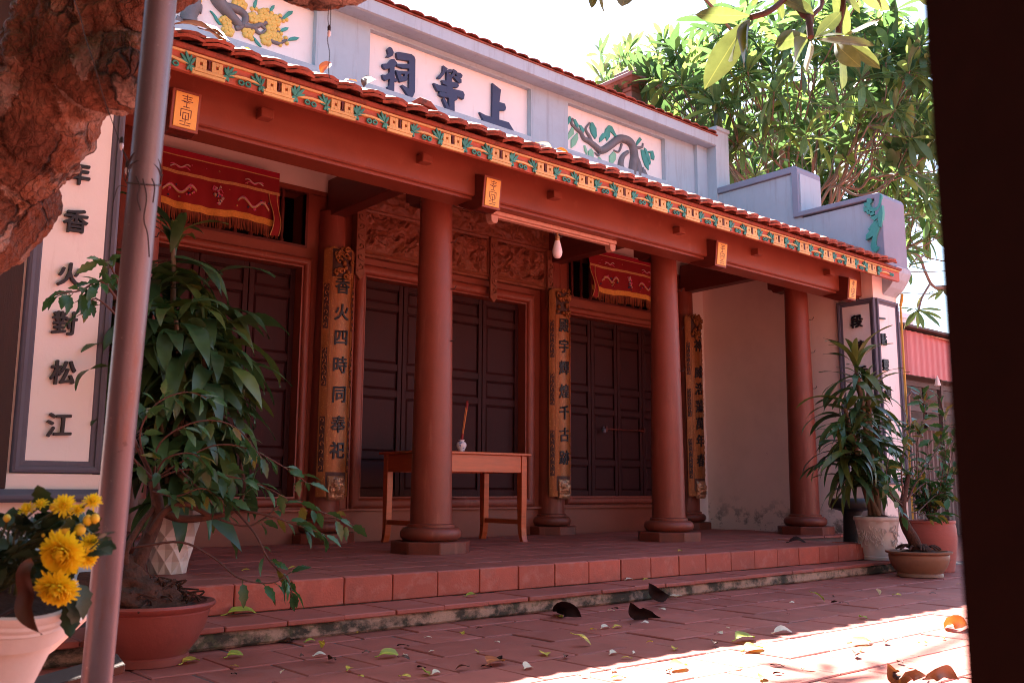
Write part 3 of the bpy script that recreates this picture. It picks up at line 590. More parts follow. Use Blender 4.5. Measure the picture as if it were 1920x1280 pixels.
for s in (-1, 1):
    sc_.tube([(s*.020+.014*math.cos(q), YF-.012, 2.826+.012*math.sin(q)) for q in [PI*2*i/12 for i in range(13)]], .006, 6)
scm = sc_.mesh('scroll', mat['teal'], (0, YF, 2.845), smooth=60)
for k in range(-1, 18):
    x = ox+P_*k
    if x > XG0:
        put(mb0, 'fret_block', fas, (x, YF, 2.88)); put(mh0, 'fret_slot', fas, (x, YF, 2.88))
    xm = x+P_/2
    if xm > XG0+.05 and k < 17:
        jt = lambda: Matrix.Rotation(rnd.uniform(-.12, .12), 3, 'Y'); put(lsp[0], 'leaf_sprig', fas, (xm-.098+rnd.uniform(-.006, .006), YF, 2.840), jt(), rnd.uniform(.9, 1.05)); put(lsp[1], 'leaf_sprig', fas, (xm+.098+rnd.uniform(-.006, .006), YF, 2.840), jt(), rnd.uniform(.9, 1.05))
        put(rbm, 'ribbon', fas, (xm, YF, 2.87), Matrix.Rotation(rnd.uniform(-.06, .06), 3, 'Y')); put(scm, 'scroll', fas, (xm+rnd.uniform(-.004, .004), YF, 2.845), jt())
put(lsp[0], 'leaf_sprig', fas, (8.80+.04, YF, 2.840)); put(rbm, 'ribbon', fas, (8.97, YF, 2.87)); put(scm, 'scroll', fas, (9.10, YF, 2.87)); 
SL = math.atan2(.88, 2.38)   # roof slope
RU = Vector((0, math.cos(SL), math.sin(SL))); RN = Vector((0, -math.sin(SL), math.cos(SL))); RE = Vector((0, 4.575, 2.944))
b = MB(); e = RE+RU*.03
b.prism([(XG0, p.y, p.z) for p in (e-RN*.045, e+RU*2.42-RN*.045, e+RU*2.42-RN*.005, e-RN*.005)], (XG1-XG0, 0, 0)); roof = b.build('porch_roof', mat['rtile'], T)
def roof_tile(wd, ln, th, sag, seed):
    r = random.Random(seed); b = MB(); nu = 7; V = []
    for zi in (0, 1):
        for j, t in enumerate((0, .12, 1)):
            for i in range(nu+1):
                u = i/nu*2-1
                x = u*wd/2; y = t*ln - (0.022*(1-u*u)+r.uniform(-.003, .003) if j == 0 else (0.010*(1-u*u) if j == 1 else 0))
                z = sag*(1-abs(u)**2.2)*(1-.25*t)+zi*th+r.uniform(-.0030, .0030)
                V.append((x, y, z))
    n = nu+1; F_ = []
    for zi in (0, 1):
        for j in range(2):
            for i in range(nu): F_.append((zi*3*n+j*n+i, zi*3*n+j*n+i+1, zi*3*n+(j+1)*n+i+1, zi*3*n+(j+1)*n+i))
    for i in range(nu): F_.append((i, i+1, 3*n+i+1, 3*n+i)); F_.append((2*n+i, 2*n+i+1, 5*n+i+1, 5*n+i))
    for j in range(2): F_.append((j*n, (j+1)*n, 3*n+(j+1)*n, 3*n+j*n)); F_.append((j*n+nu, (j+1)*n+nu, 3*n+(j+1)*n+nu, 3*n+j*n+nu))
    return b.add(V, F_)
TW = .158
rtm = [roof_tile(TW+.016, .24, .016, .016, s) for s in range(6)]
rtme = [r_.mesh('roof_tile', mat['rtile'], smooth=30) for r_ in rtm]
rt_small = MB(); Rm = Matrix.Rotation(SL, 3, 'X')
nrow = 20
for j in range(nrow):
    nlay = 2 if j == 0 else 1
    for ly in range(nlay):
        for i in range(int((XG1-XG0)/TW)):
            x = XG0+TW*(i+.55)+(TW/2 if j % 2 else 0)+rnd.uniform(-.008, .008)
            if x > XG1-.02: continue
            pos = RE+Vector((x, 0, 0))+RU*(.115*j-.012+(-.014 if j == 0 and ly == 0 else 0)+rnd.uniform(-.008, .008))+RN*(.006+.019*ly+(.010 if j else 0)+rnd.uniform(-.002, .003))
            rot = Rm @ Euler((math.radians(4), rnd.uniform(-.15, -.05), rnd.uniform(-.06, .06))).to_matrix()
            if j < 2: put(rnd.choice(rtme), 'roof_tile', roof, pos, rot)
            else:
                src = rnd.choice(rtm); rt_small.add([rot @ Vector(v)+pos for v in src.v], src.f)
rt_small.build('roof_tiles', mat['rtile'], roof, kind='stuff')
# ---- parapet wall with three recessed panels
YP = 6.95
PX = [(2.11, 3.757), (4.262, 6.268), (6.762, 8.412)]; PZ0, PZ1 = 4.255, 4.815
b = MB(); edges = [XG0]+[v for p in PX for v in p]+[XG1+.03]
for a, c in zip(edges[0::2], edges[1::2]): b.box(a, c, YP, YP+.2, 3.6, 4.86)
for a, c in PX: b.box(a, c, YP, YP+.2, 3.6, PZ0); b.box(a, c, YP, YP+.2, PZ1, 4.86)
b.box(8.93, 9.14, YP-.05, YP, 3.6, 4.85)
par = b.build('parapet_wall', mat['grey'], T)
for (a, c), nm in zip(PX, ('parapet_panel',)*3):
    b = MB(); b.box(a-.01, c+.01, YP+.062, YP+.12, PZ0-.01, PZ1+.01); b.build(nm, mat['panelw'], T, ((a+c)/2, YP+.06, PZ0))
    b = MB(); b.frame(a, c, PZ0, PZ1, [(-.02, YP+.002), (-.02, YP+.061), (.0, YP+.061), (0, YP+.002)]); b.build('panel_reveal', mat['grey'], T, ((a+c)/2, YP, PZ0))
b = MB(); b.prism([(XG0, 6.95, 4.845), (XG0, 6.77, 4.832), (XG0, 6.75, 4.84), (XG0, 6.745, 4.955), (XG0, 7.2, 4.985), (XG0, 7.2, 4.845)], (XG1-XG0+.0, 0, 0)); b.build('cornice', mat['grey'], T)
b = MB(); b.box(XG0, XG1+.02, 6.73, 6.92, 4.956, 4.972); b.build('coping_bed', mat['rtile'], T, bevel=.004)
cpm = [roof_tile(.168, .24, .011, .014, 20+s).mesh('coping_tile', mat['rtile'], smooth=30) for s in range(4)]
for i in range(47):
    x = XG0+.08+.162*i
    if x > XG1: break
    put(rnd.choice(cpm), 'coping_tile', T, (x, 6.725+rnd.uniform(-.006, .006), 4.974), Matrix.Rotation(.22, 3, 'X') @ Euler((0, rnd.uniform(-.03, .05), rnd.uniform(-.03, .03))).to_matrix())
# characters of the middle panel, traced stroke by stroke
big = {
 'shang': [[(1485,590),(1592,675),(1572,830),(1640,850),(1655,900),(1645,935),(1570,935),(1570,1050),(1690,1085),(1757,1195),(1600,1140),(1385,1090),(1322,955),(1395,995),(1480,1018)]],
 'deng': [[(862,368),(918,408),(880,470),(830,535),(797,532),(793,515),(840,470),(858,440)], [(895,430),(950,415),(982,428),(972,457),(940,455),(905,462)], [(905,450),(930,470),(975,500),(970,620),(905,620)],
   [(990,415),(1038,445),(1020,472),(975,520),(950,505),(985,460)], [(1020,455),(1080,465),(1105,495),(1095,525),(1070,530),(1030,500)], [(985,505),(1035,508),(1090,545),(1092,588),(1060,592),(1030,560)],
   [(845,555),(900,562),(1045,590),(1058,625),(1045,648),(980,645),(860,605)], [(740,590),(800,615),(900,628),(960,660),(1110,695),(1130,740),(1118,795),(1060,770),(950,718),(790,690),(760,640)], [(905,600),(975,610),(985,730),(900,720)],
   [(815,700),(850,702),(900,718),(960,716),(1030,750),(1042,790),(1025,810),(990,806),(900,768),(845,765),(810,740)], [(930,690),(1000,700),(1003,960),(985,998),(955,1000),(930,985),(910,930),(850,790),(872,772),(935,900)]],
 'ci': [[(155,165),(185,135),(215,150),(238,205),(228,245),(190,262),(145,262),(172,225)],
   [(95,350),(160,345),(205,290),(245,290),(285,345),(265,365),(247,395),(250,520),(288,560),(280,572),(245,565),(243,690),(220,702),(170,672),(155,640),(182,620),(187,540),(135,560),(105,535),(92,485),(140,490),(187,455),(187,405),(135,418),(105,395)],
   [(272,205),(300,200),(460,228),(495,255),(510,295),(505,700),(480,765),(440,780),(400,720),(330,620),(345,612),(432,665),(432,312),(290,290),(275,260)], [(262,350),(300,350),(440,355),(440,410),(350,404),(285,378)],
   [(262,428),(310,440),(335,500),(340,575),(312,575),(290,520)], [(290,436),(440,448),(440,478),(320,474)], [(376,472),(418,476),(400,520),(405,560),(372,565)], [(318,510),(400,505),(410,555),(330,578)]],
}
for nm, polys in big.items():
    b = MB()
    for i, pl in enumerate(polys):
        P3 = [atY(700+x/6.736, 70+y/6.736, YP+.06) for x, y in pl]
        b.prism([Vector((p.x, YP+.066, p.z)) for p in P3], (0, -.034-.0005*i, 0))
    b.build('parapet_character', mat['navy'], T, smooth=None)
# relief tree of the right panel
def rp(x, y): return atY(1050+x/7.529, 180+y/7.529, YP+.055)
def rel_tube(b, pts, r0, r1, f=rp, n=8):
    P3 = crv([f(*p) for p in pts], 4); m = len(P3); b.tube(P3, [r0+(r1-r0)*i/(m-1) for i in range(m)], n)
b = MB()
rel_tube(b, [(1010,1120),(1030,960),(1040,850),(1010,700),(930,620),(830,610),(720,690),(620,760),(540,770)], .062, .040)
rel_tube(b, [(550,770),(480,700),(400,640),(330,600),(290,520),(220,460),(160,390),(180,320)], .040, .012)
rel_tube(b, [(440,660),(410,570),(360,470),(420,380)], .026, .010)
rel_tube(b, [(1080,1130),(1090,1000),(1060,880),(1040,800)], .065, .035)
rel_tube(b, [(880,1080),(850,980),(880,860),(960,790)], .050, .022)
rel_tube(b, [(1040,740),(1110,730),(1160,720),(1170,670)], .022, .010); rel_tube(b, [(870,680),(850,750),(820,790),(760,770)], .016, .010); rel_tube(b, [(560,780),(540,840),(490,800)], .022, .008)
rel_tube(b, [(830,1070),(960,1090),(1090,1150),(1200,1200)], .05, .05); rel_tube(b, [(1150,1180),(1160,1080),(1160,1010)], .060, .020); rel_tube(b, [(1220,1200),(1190,1100),(1180,1040)], .045, .02)
b.build('relief_trunk', mat['relgrey'], T, smooth=60)
def flat(pts, d, f=rp, off=0): return [f(*p) for p in pts], (0, -d, 0)
def droop_leaves(groups, m, d=.016):
    for gq in groups:
        b = MB(); pl, dv = flat(gq, d); b.prism([Vector((p.x, YP+.0632, p.z)) for p in pl], dv); b.build('relief_foliage', m, T, bevel=.002)
droop_leaves([[(105,420),(110,340),(130,285),(155,300),(150,360),(125,390)], [(185,330),(215,330),(260,410),(255,470),(215,420)], [(270,410),(300,420),(345,480),(320,550),(290,480)], [(430,380),(460,375),(510,460),(518,570),(495,612),(440,530),(420,450)],
   [(555,660),(560,590),(600,530),(630,520),(640,470),(690,415),(730,430),(770,510),(800,570),(775,575),(710,500),(700,580),(660,640),(640,580),(600,625)], [(1075,710),(1085,640),(1125,585),(1152,620),(1120,660)], [(1140,760),(1175,760),(1250,920),(1250,1050),(1200,990),(1160,880)], [(1185,730),(1215,750),(1260,850),(1280,940),(1270,975),(1225,890)], [(1240,780),(1310,775),(1332,860),(1325,905),(1285,890),(1280,810),(1245,800)]], mat['teal'])
droop_leaves([[(105,630),(100,560),(170,440),(190,470),(195,540),(130,600)], [(155,740),(155,620),(245,520),(255,600),(220,690)], [(335,700),(355,700),(385,790),(380,840),(345,770)], [(400,870),(400,780),(440,745),(470,790),(472,870),(440,915)], [(500,950),(520,900),(555,860),(630,960),(630,1005),(560,920),(520,970)], [(695,950),(695,850),(750,785),(788,820),(785,900),(720,990)]], mat['mint'])
# flowering branch relief of the left panel
def lp(x, y): return atY(320+x/6.857, y/6.857, YP+.055)
b = MB()
rel_tube(b, [(560,-180),(600,0),(680,110),(760,200),(850,290),(900,340)], .070, .030, lp); rel_tube(b, [(700,90),(800,110),(900,150),(960,220),(950,300),(900,350),(830,370)], .040, .022, lp)
rel_tube(b, [(930,330),(1050,350),(1150,320),(1220,300),(1290,270)], .030, .012, lp); rel_tube(b, [(1080,370),(1120,420),(1170,430),(1230,380)], .020, .010, lp); rel_tube(b, [(1280,520),(1380,560),(1440,540),(1490,520)], .020, .012, lp); rel_tube(b, [(1170,330),(1220,380)], .018, .010, lp)
rel_tube(b, [(230,300),(240,180),(300,80),(300,-100)], .075, .05, lp); rel_tube(b, [(60,250),(120,290),(160,310)], .04, .03, lp); rel_tube(b, [(350,160),(370,80),(330,60)], .03, .02, lp); rel_tube(b, [(1040,170),(1090,180)], .014, .01, lp); rel_tube(b, [(1240,180),(1290,190)], .014, .01, lp); rel_tube(b, [(1400,230),(1430,270)], .014, .01, lp); rel_tube(b, [(1350,420),(1390,410)], .012, .01, lp)
b.build('relief_branch', mat['relgrey'], T, smooth=60)
def blossom(c, r):
    b = MB()
    for k in range(5):
        a = 2*PI*k/5+.3; cc = (c.x+r*.52*math.cos(a), c.z+r*.52*math.sin(a))
        b.lathe([(r*.50, 0), (r*.50, .012), (r*.36, .022), (r*.1, .024)], (0, 0, 0), 10)
        nv = 40; b.v[-nv:] = [(cc[0]+v[0], YP+.0625-v[2]-.0006*k, cc[1]+v[1]) for v in b.v[-nv:]]
    b.lathe([(r*.22, .02), (r*.2, .030), (r*.05, .033)], (0, 0, 0), 10); nv = 30; b.v[-nv:] = [(c.x+v[0], YP+.0625-v[2], c.z+v[1]) for v in b.v[-nv:]]
    return b
for x, y, r in ((855,75,.050),(925,65,.045),(850,10,.05),(1060,235,.055),(1150,250,.045),(1195,185,.055),(1280,255,.055),(1350,265,.055),(710,270,.05),(725,325,.045),(745,400,.052),(990,425,.055),(1300,340,.045),(1290,395,.055),(1230,510,.06),(1290,480,.045),(1370,490,.05),(245,40,.05),(340,10,.04)):
    c = lp(x, y); blossom(c, r).build('relief_blossom', mat['relyel'], T, c, smooth=50)
for x, y in ((1045,115),(1100,120),(1245,130),(1300,170),(1410,205),(1450,270),(1490,255),(1385,380),(1420,435),(1480,490),(1495,560),(1410,580),(1060,400),(1045,505),(675,375),(640,260)):
    c = lp(x, y); b = MB(); b.lathe([(.018, 0), (.018, .012), (.008, .02)], (0, 0, 0), 8); b.v = [(c.x+v[0], YP+.0625-v[2], c.z+v[1]) for v in b.v]; b.build('relief_bud', mat['relyel'], T, c, smooth=50)
for pl in ([(500,140),(530,150),(590,220),(620,280),(660,325),(620,320),(580,270),(545,200)], [(1065,90),(1065,40),(1090,0),(1115,-10),(1105,60),(1085,120)], [(1275,150),(1280,110),(1300,80),(1335,70),(1330,110),(1300,150)], [(1430,240),(1470,190),(1510,150),(1570,145),(1560,185),(1500,225),(1450,260)], [(1400,410),(1430,370),(1470,355),(1515,360),(1500,390),(1450,410)], [(1500,530),(1530,490),(1590,475),(1655,490),(1620,520),(1560,525)], [(1055,470),(1090,500),(1140,560),(1172,610),(1140,600),(1090,550)]):
    b = MB(); P3 = [lp(*p) for p in pl]; b.prism([Vector((p.x, YP+.0632, p.z)) for p in P3], (0, -.016, 0)); b.build('relief_leaf', mat['teal'], T, bevel=.002)
# ---- gable walls with stepped coping
def gable(x0, x1, inner, lead):
    lo = [(7.2, 0), (4.92, 0), (4.92, 2.60), (4.90, 2.70), (4.90, 3.0), (7.2, 3.25)]
    b = MB(); b.prism([(x0, y, z) for y, z in lo], (x1-x0, 0, 0)); gw = b.build('gable_wall', mat['gable'], T, ((x0+x1)/2, 6, 0))
    e = .0025
    hi = [(7.2, 3.2), (4.905, 2.955), (4.73, 2.96), (4.70, 3.05), (4.70, 3.68), (5.64, 3.68), (5.64, 4.20), (5.70, 4.22), (7.2, 4.22)]
    b = MB(); b.prism([(x0+.03, y, z) for y, z in hi], (x1-x0-.06, 0, 0)); b.build('stepped_gable', mat['grey'], T, ((x0+x1)/2, 5.8, 3.2))
    cp = [(6.76, 4.225), (5.735, 4.225), (5.735, 3.70), (4.765, 3.70), (4.765, 2.96), (4.68, 2.96), (4.68, 3.70), (4.70, 3.74), (4.72, 3.755), (5.655, 3.755), (5.655, 4.26), (5.67, 4.285), (5.69, 4.30), (6.76, 4.30)]
    b = MB(); b.prism([(x0, y, z) for y, z in cp], (x1-x0, 0, 0)); b.build('gable_coping', mat['slate'], T, ((x0+x1)/2, 5.8, 3.7), bevel=.006)
    b = MB(); xp = x0+.003 if inner < 0 else x1-.263; b.prism([(xp, 6.762, 3.6), (xp, 6.762, 5.04), (xp, 6.74, 5.05), (xp, 6.74, 5.09), (xp, 7.3, 5.12), (xp, 7.3, 3.6)], (.26, 0, 0)); b.build('hall_pier', mat['grey'], T, ((x0+x1)/2, 7, 4))
    cb = [(4.92, 2.99), (4.66, 2.99), (4.66, 2.93), (4.69, 2.86), (4.75, 2.78), (4.84, 2.70), (4.92, 2.66)]
    xm = x0+(.20 if inner < 0 else 0); b = MB(); b.prism([(xm, y, z) for y, z in cb], (x1-x0-.20+.02, 0, 0)); b.build('corbel', mat['grey'], T, bevel=.004)
gable(XG1, 9.60, -1, 0); gable(1.02, XG0, 1, 0)
# teal bird relief on the inner face of the right gable
def gp(x, y): p = atX(1600+x/8.53, 350+y/8.53, XG1); return p
bird = MB()
def gfeather(pl, k):
    P3 = [gp(*p) for p in pl]; bird.prism([Vector((XG1+.03-.0005, p.y, p.z)) for p in P3], (-.032-.002*k, 0, 0))
for k, pl in enumerate([[(215,190),(285,190),(295,240),(265,280),(290,330),(340,345),(390,310),(415,240),(425,110),(455,140),(450,250),(430,320),(390,370),(320,405),(250,385),(205,330),(215,260)], [(170,260),(215,255),(225,320),(170,310)], [(165,330),(225,330),(240,400),(170,400)], [(215,395),(270,390),(280,440),(220,440)], [(270,430),(330,400),(345,440),(280,470)],
   [(275,500),(400,440),(400,500),(340,550)], [(400,430),(470,300),(480,420),(470,560),(455,650),(415,640),(400,540)], [(240,690),(340,560),(400,540),(330,650),(260,705)], [(210,860),(215,780),(330,640),(400,560),(405,650),(330,790)], [(330,795),(400,640),(435,650),(390,780),(370,900),(380,960),(420,965),(410,1010),(370,1050),(310,1030),(290,960),(310,860)]]): gfeather(pl, k)
bird.build('bird_relief', mat['teal'], T, smooth=None)
# ---- main hall behind
b = MB(); b.box(1.2, 9.4, 11.8, 12.0, 0, 6.0); b.box(1.05, 1.25, 7.3, 12, 0, 5.0); b.box(9.35, 9.55, 7.3, 12, 0, 5.0); b.build('hall_wall', mat['grey'], T)
b = MB(); b.prism([(1.0, 6.95, 4.99), (1.0, 9.6, 6.25), (1.0, 12.4, 4.95), (1.0, 12.4, 5.03), (1.0, 9.6, 6.36), (1.0, 6.95, 5.08)], (8.35, 0, 0)); b.build('hall_roof', mat['rtile'], T)
b = MB(); b.prism([(9.3, 7.3, 5.16), (9.3, 9.6, 6.2), (9.3, 9.6, 6.42), (9.3, 7.3, 5.33)], (.27, 0, 0)); b.build('roof_verge', mat['rust'], T)
fx, fy = 9.53, 8.5
b = MB(); b.box(fx-.17, fx+.17, fy-.17, fy+.17, 5.0, 6.14); fn_ = b.build('finial_post', mat['stone'], T, (fx, fy, 6))
b = MB()
for (h0_, h1_, r0_, r1_) in ((6.14, 6.19, .20, .20), (6.19, 6.27, .20, .32), (6.27, 6.33, .34, .34), (6.33, 6.48, .20, .16), (6.48, 6.62, .12, .02)):
    b.prism([(fx+sx*r0_, fy+sy*r0_, h0_) for sx, sy in ((-1,-1),(1,-1),(1,1),(-1,1))], (0, 0, h1_-h0_)); k = len(b.v)
    b.v[k-4:] = [(fx+sx*r1_, fy+sy*r1_, h1_) for sx, sy in ((-1,-1),(1,-1),(1,1),(-1,1))]
b.build('finial_cap', mat['stone'], fn_, bevel=.008)
# ---- inscribed pillars at the ends of the gables
def txt_front(ch, c, size, y, depth, par, m, bold=.03):
    glyph_mb(ch, size, depth, lambda v: Vector((c[0]+v.x, y-depth/2-v.z, c[1]+v.y)), bold).build('pillar_character', m, par, (c[0], y, c[1]))
fprof = lambda y: [(0, y), (0, y-.016), (.010, y-.022), (.028, y-.022), (.030, y-.034), (.046, y-.038), (.058, y-.034), (.062, y)]
def pillar_front(x0, x1, z0, z1, y):
    pn = MB(); pn.box(x0+.055, x1-.055, y-.006, y+.1, z0+.055, z1-.055); p = pn.build('pillar_panel', mat['panelw'], T, ((x0+x1)/2, y, z0))
    b = MB(); b.frame(x0+.06, x1-.06, z0+.06, z1-.06, fprof(y+.012)); b.build('panel_frame', mat['dgrey'], T, ((x0+x1)/2, y, z0)); return p
# left pillar
LX0, LX1 = 1.12, 1.515; YL = 4.82
b = MB(); b.box(1.016, XG0+.004, YL+.012, 4.925, 0, 2.95); b.build('pillar_core', mat['gable'], T)
b = MB(); b.box(1.00, LX1, YL-.02, 4.95, 0.655, .73); b.build('pillar_foot', mat['white'], T, (1.25, YL, .7))
b = MB(); b.prism([(.3, 4.95, .60), (.3, YL-.09, .60), (.3, YL-.105, .615), (.3, YL-.105, .635), (.3, YL-.07, .66), (.3, 4.95, .66)], (LX1+.04-.3, 0, 0)); b.build('base_moulding', mat['dgrey'], T, bevel=.004)
b = MB(); b.box(.32, LX1, YL-.01, 4.95, .44, .60); b.build('pillar_foot', mat['white'], T, (1.25, YL, .5))
b = MB(); b.box(.3, LX1+.04, YL-.05, 4.96, 0, .44); b.build('pillar_plinth', mat['grey'], T, (1.25, YL, .2))
pl_ = pillar_front(LX0, LX1, .735, 2.62, YL)
for ch, px, py in (('萬',152,235),('年',147,325),('香',142,415),('火',131,515),('對',121,606),('松',118,698),('江',111,796)):
    p = atY(px, py, YL-.015); txt_front(ch, (p.x, p.z), .118, YL-.006, .022, pl_, mat['ink'])
p = atY(165, 140, YL); txt_front('億', (p.x, p.z+.03), .118, YL-.006, .022, pl_, mat['ink'])
# right pillar: side face towards the porch and front face
b = MB(); b.box(XG1-.004, 9.604, YL+.012, 4.93, 0, 2.95); b.build('pillar_core', mat['gable'], T)
pr_ = pillar_front(9.13, 9.585, .735, 2.645, YL)
for ch, px, py in (('一',1653,597),('點',1656,636),('靈',1660,684),('通',1664,735),('千',1668,785)):
    p = atY(px, py, YL-.015); txt_front(ch, (p.x, p.z), .125, YL-.006, .022, pr_, mat['ink'])
XS = XG1-.012
b = MB(); b.box(XS-.006, XG1+.05, 4.87, 5.19, .79, 2.59); ps_ = b.build('pillar_panel', mat['panelw'], T, (XS, 5, .73))
b = MB(); V_ = MB(); V_.frame(4.875, 5.175, .795, 2.585, fprof(0)); b.add([(XS+.012+v[1], v[0], v[2]) for v in V_.v], V_.f); b.build('panel_frame', mat['dgrey'], T, (XS, 5, .73))
for ch, px, py in (('段',1606,602),('陵',1611,650),('香',1616,698)):
    p = atX(px, py, XS-.02)
    glyph_mb(ch, .135, .022, lambda v: Vector((XS-.006-.011-v.z, p.y-v.x, p.z+v.y)), .035).build('pillar_character', mat['ink'], ps_, p)
b = MB(); b.tube([(9.63, 4.80, z) for z in (0.2, 1.0, 1.8, 2.62)], .012, 8); b.tube([(9.63, 4.80, 2.62), (9.63, 4.78, 2.70), (9.60, 4.76, 2.74)], .018, 8); b.build('yellow_conduit', mat['yconduit'], T, smooth=60)
b = MB(); b.tube([(9.60, 4.76, z) for z in (0.2, 1.0, 1.65)]+[(9.60, 4.72, 1.70), (9.60, 4.68, 1.66)], .016, 8); b.build('downpipe', mat['pole'], T, smooth=60)
# ================================================================== THINGS ON AND AROUND THE PORCH
# ---- couplet boards on the rear columns
def board(xc, chars, label, seed):
    R_ = .185; yc = 7.0; z0, z1 = .60, 2.69; A = math.radians(52)
    t = thing('couplet_board', (xc, yc-R_, z0), label, 'couplet board', 'gilt couplet boards hung on the rear columns')
    def arc(a, r): return (xc+r*math.sin(a), yc-r*math.cos(a))
    def shell(a0, a1, za, zb, r0, r1, n=14, top=None):
        b = MB(); V = []
        for r in (r0, r1):
            for zi in (0, 1):
                for i in range(n+1):
                    a = a0+(a1-a0)*i/n; x, y = arc(a, r); z = (zb if zi else za)
                    if zi and top: z += top(i/n)
                    V.append((x, y, z))
        m = n+1; F_ = []
        for i in range(n):
            F_ += [(i, i+1, m+i+1, m+i), (2*m+i, 2*m+i+1, 3*m+i+1, 3*m+i), (m+i, m+i+1, 3*m+i+1, 3*m+i), (i, i+1, 2*m+i+1, 2*m+i)]
        F_ += [(0, m, 3*m, 2*m), (n, m+n, 3*m+n, 2*m+n)]
        return b.add(V, F_)
    rr = random.Random(seed)
    wav = [rr.uniform(-.03, .012) for _ in range(15)]
    shell(-A, A, z0, z1-.02, R_-.018, R_, 14, lambda u: wav[int(u*14)]+.02*math.sin(u*PI)).build('board_panel', mat['gilt'], t, smooth=40)
    for a in (-.52, .56): shell(a-.012, a+.012, z0+.02, z1-.25, R_-.004, R_+.005, 2).build('edge_bead', mat['gilt'], t)
    # pierced dark scroll panels down the two margins
    for a0, a1 in ((-.84, -.60), (.64, .86)):
        for za, zb in ((1.98, 2.36), (1.50, 1.82), (.80, 1.25)):
            shell(a0, a1, za, zb, R_-.003, R_+.0015, 4, None).build('margin_panel', mat['giltdark'], t)
            s = MB(); nn = 7
            for j in range(nn):
                zc = za+(zb-za)*(j+.5)/nn; am = (a0+a1)/2; pts = []
                for q in range(9):
                    th = q/8*PI*1.5*(1 if j % 2 else -1)+(0 if j % 2 else PI); aa = am+.09*math.cos(th)*(1-q/14); zz = zc+.024*math.sin(th)*(1-q/14)
                    x, y = arc(aa, R_+.005); pts.append((x, y, zz))
                s.tube(pts, .0042, 5)
            s.build('margin_scroll', mat['gilt'], t, smooth=60)
    # openwork flowers at the head
    shell(-.5, .54, 2.42, 2.66, R_-.002, R_+.002, 8).build('head_panel', mat['giltdark'], t)
    s = MB()
    for j in range(15):
        a0 = rr.uniform(-.42, .46); zc = 2.42+.25*rr.random(); pts = []
        for q in range(10):
            th = q/9*PI*1.7+rr.random()*.2; x, y = arc(a0+.13*math.cos(th)*(1-q/13), R_+.012+.012*rr.random()); pts.append((x, y, zc+.032*math.sin(th)*(1-q/13)))
        s.tube(pts, .0085, 6)
    for j in range(10):
        x, y = arc(rr.uniform(-.48, .5), R_+.012); s.lathe([(.002, -.02), (.018, -.008), (.02, .006), (.004, .02)], (x, y, 2.42+.26*rr.random()), 7)
    s.build('head_flowers', mat['gilt'], t, smooth=60)
    # lion mask at the foot
    shell(-.5, .54, .655, .80, R_-.002, R_+.003, 8).build('foot_panel', mat['giltdark'], t)
    def mk(u, v):
        a = -.44+.92*u; z = .575+.195*v; e = max(0, 1-((u-.5)/.5)**2)*max(0, 1-((v-.5)/.52)**2)
        p = Vector((u*5, v*5, seed)); hgt = e**.4*(.030+.020*abs(noise.noise(p*1.6))+.014*abs(noise.noise(p*4)))
        for ex in (.32, .68): hgt += .018*math.exp(-(((u-ex)/.09)**2+((v-.66)/.09)**2))
        hgt += .022*math.exp(-(((u-.5)/.11)**2+((v-.48)/.13)**2)); hgt -= .014*math.exp(-(((u-.5)/.25)**2+((v-.24)/.05)**2))
        x, y = arc(a, R_-.004+hgt); return (x, y, z)
    b = MB(); b.grid(mk, 26, 26); b.build('lion_mask', mat['mask'], t, smooth=60)
    for ch, px, py in chars:
        c = atY(px, py, yc-R_)
        a00 = .02
        def place(v, c=c):
            a = a00+v.x/R_; r = R_+.004+v.z; x, y = arc(a, r); return Vector((x, y, c.z+v.y))
        glyph_mb(ch, .142, .008, place, .03).build('board_character', mat['ink'], t, (xc, yc-R_, c.z))
board(4.00, (('香',628,533),('火',627,583),('四',625,631),('時',622,682),('同',621,738),('奉',620,794),('祀',617,843)), 'gilt couplet board beginning 香火四時, left of the carved middle doors', 3)
board(6.58, (('殿',1046,608),('宇',1047,647),('輝',1048,688),('煌',1048,732),('千',1050,772),('古',1051,814),('跡',1053,857)), 'gilt couplet board beginning 殿宇輝煌, right of the middle doors beside the table', 5)
board(8.74, (('神',1292,645),('威',1295,695),('浩',1298,727),('蕩',1300,760),('萬',1303,793),('年',1304,825),('春',1305,862)), 'narrowly seen gilt couplet board beginning 神威浩, next to the white side wall', 8)
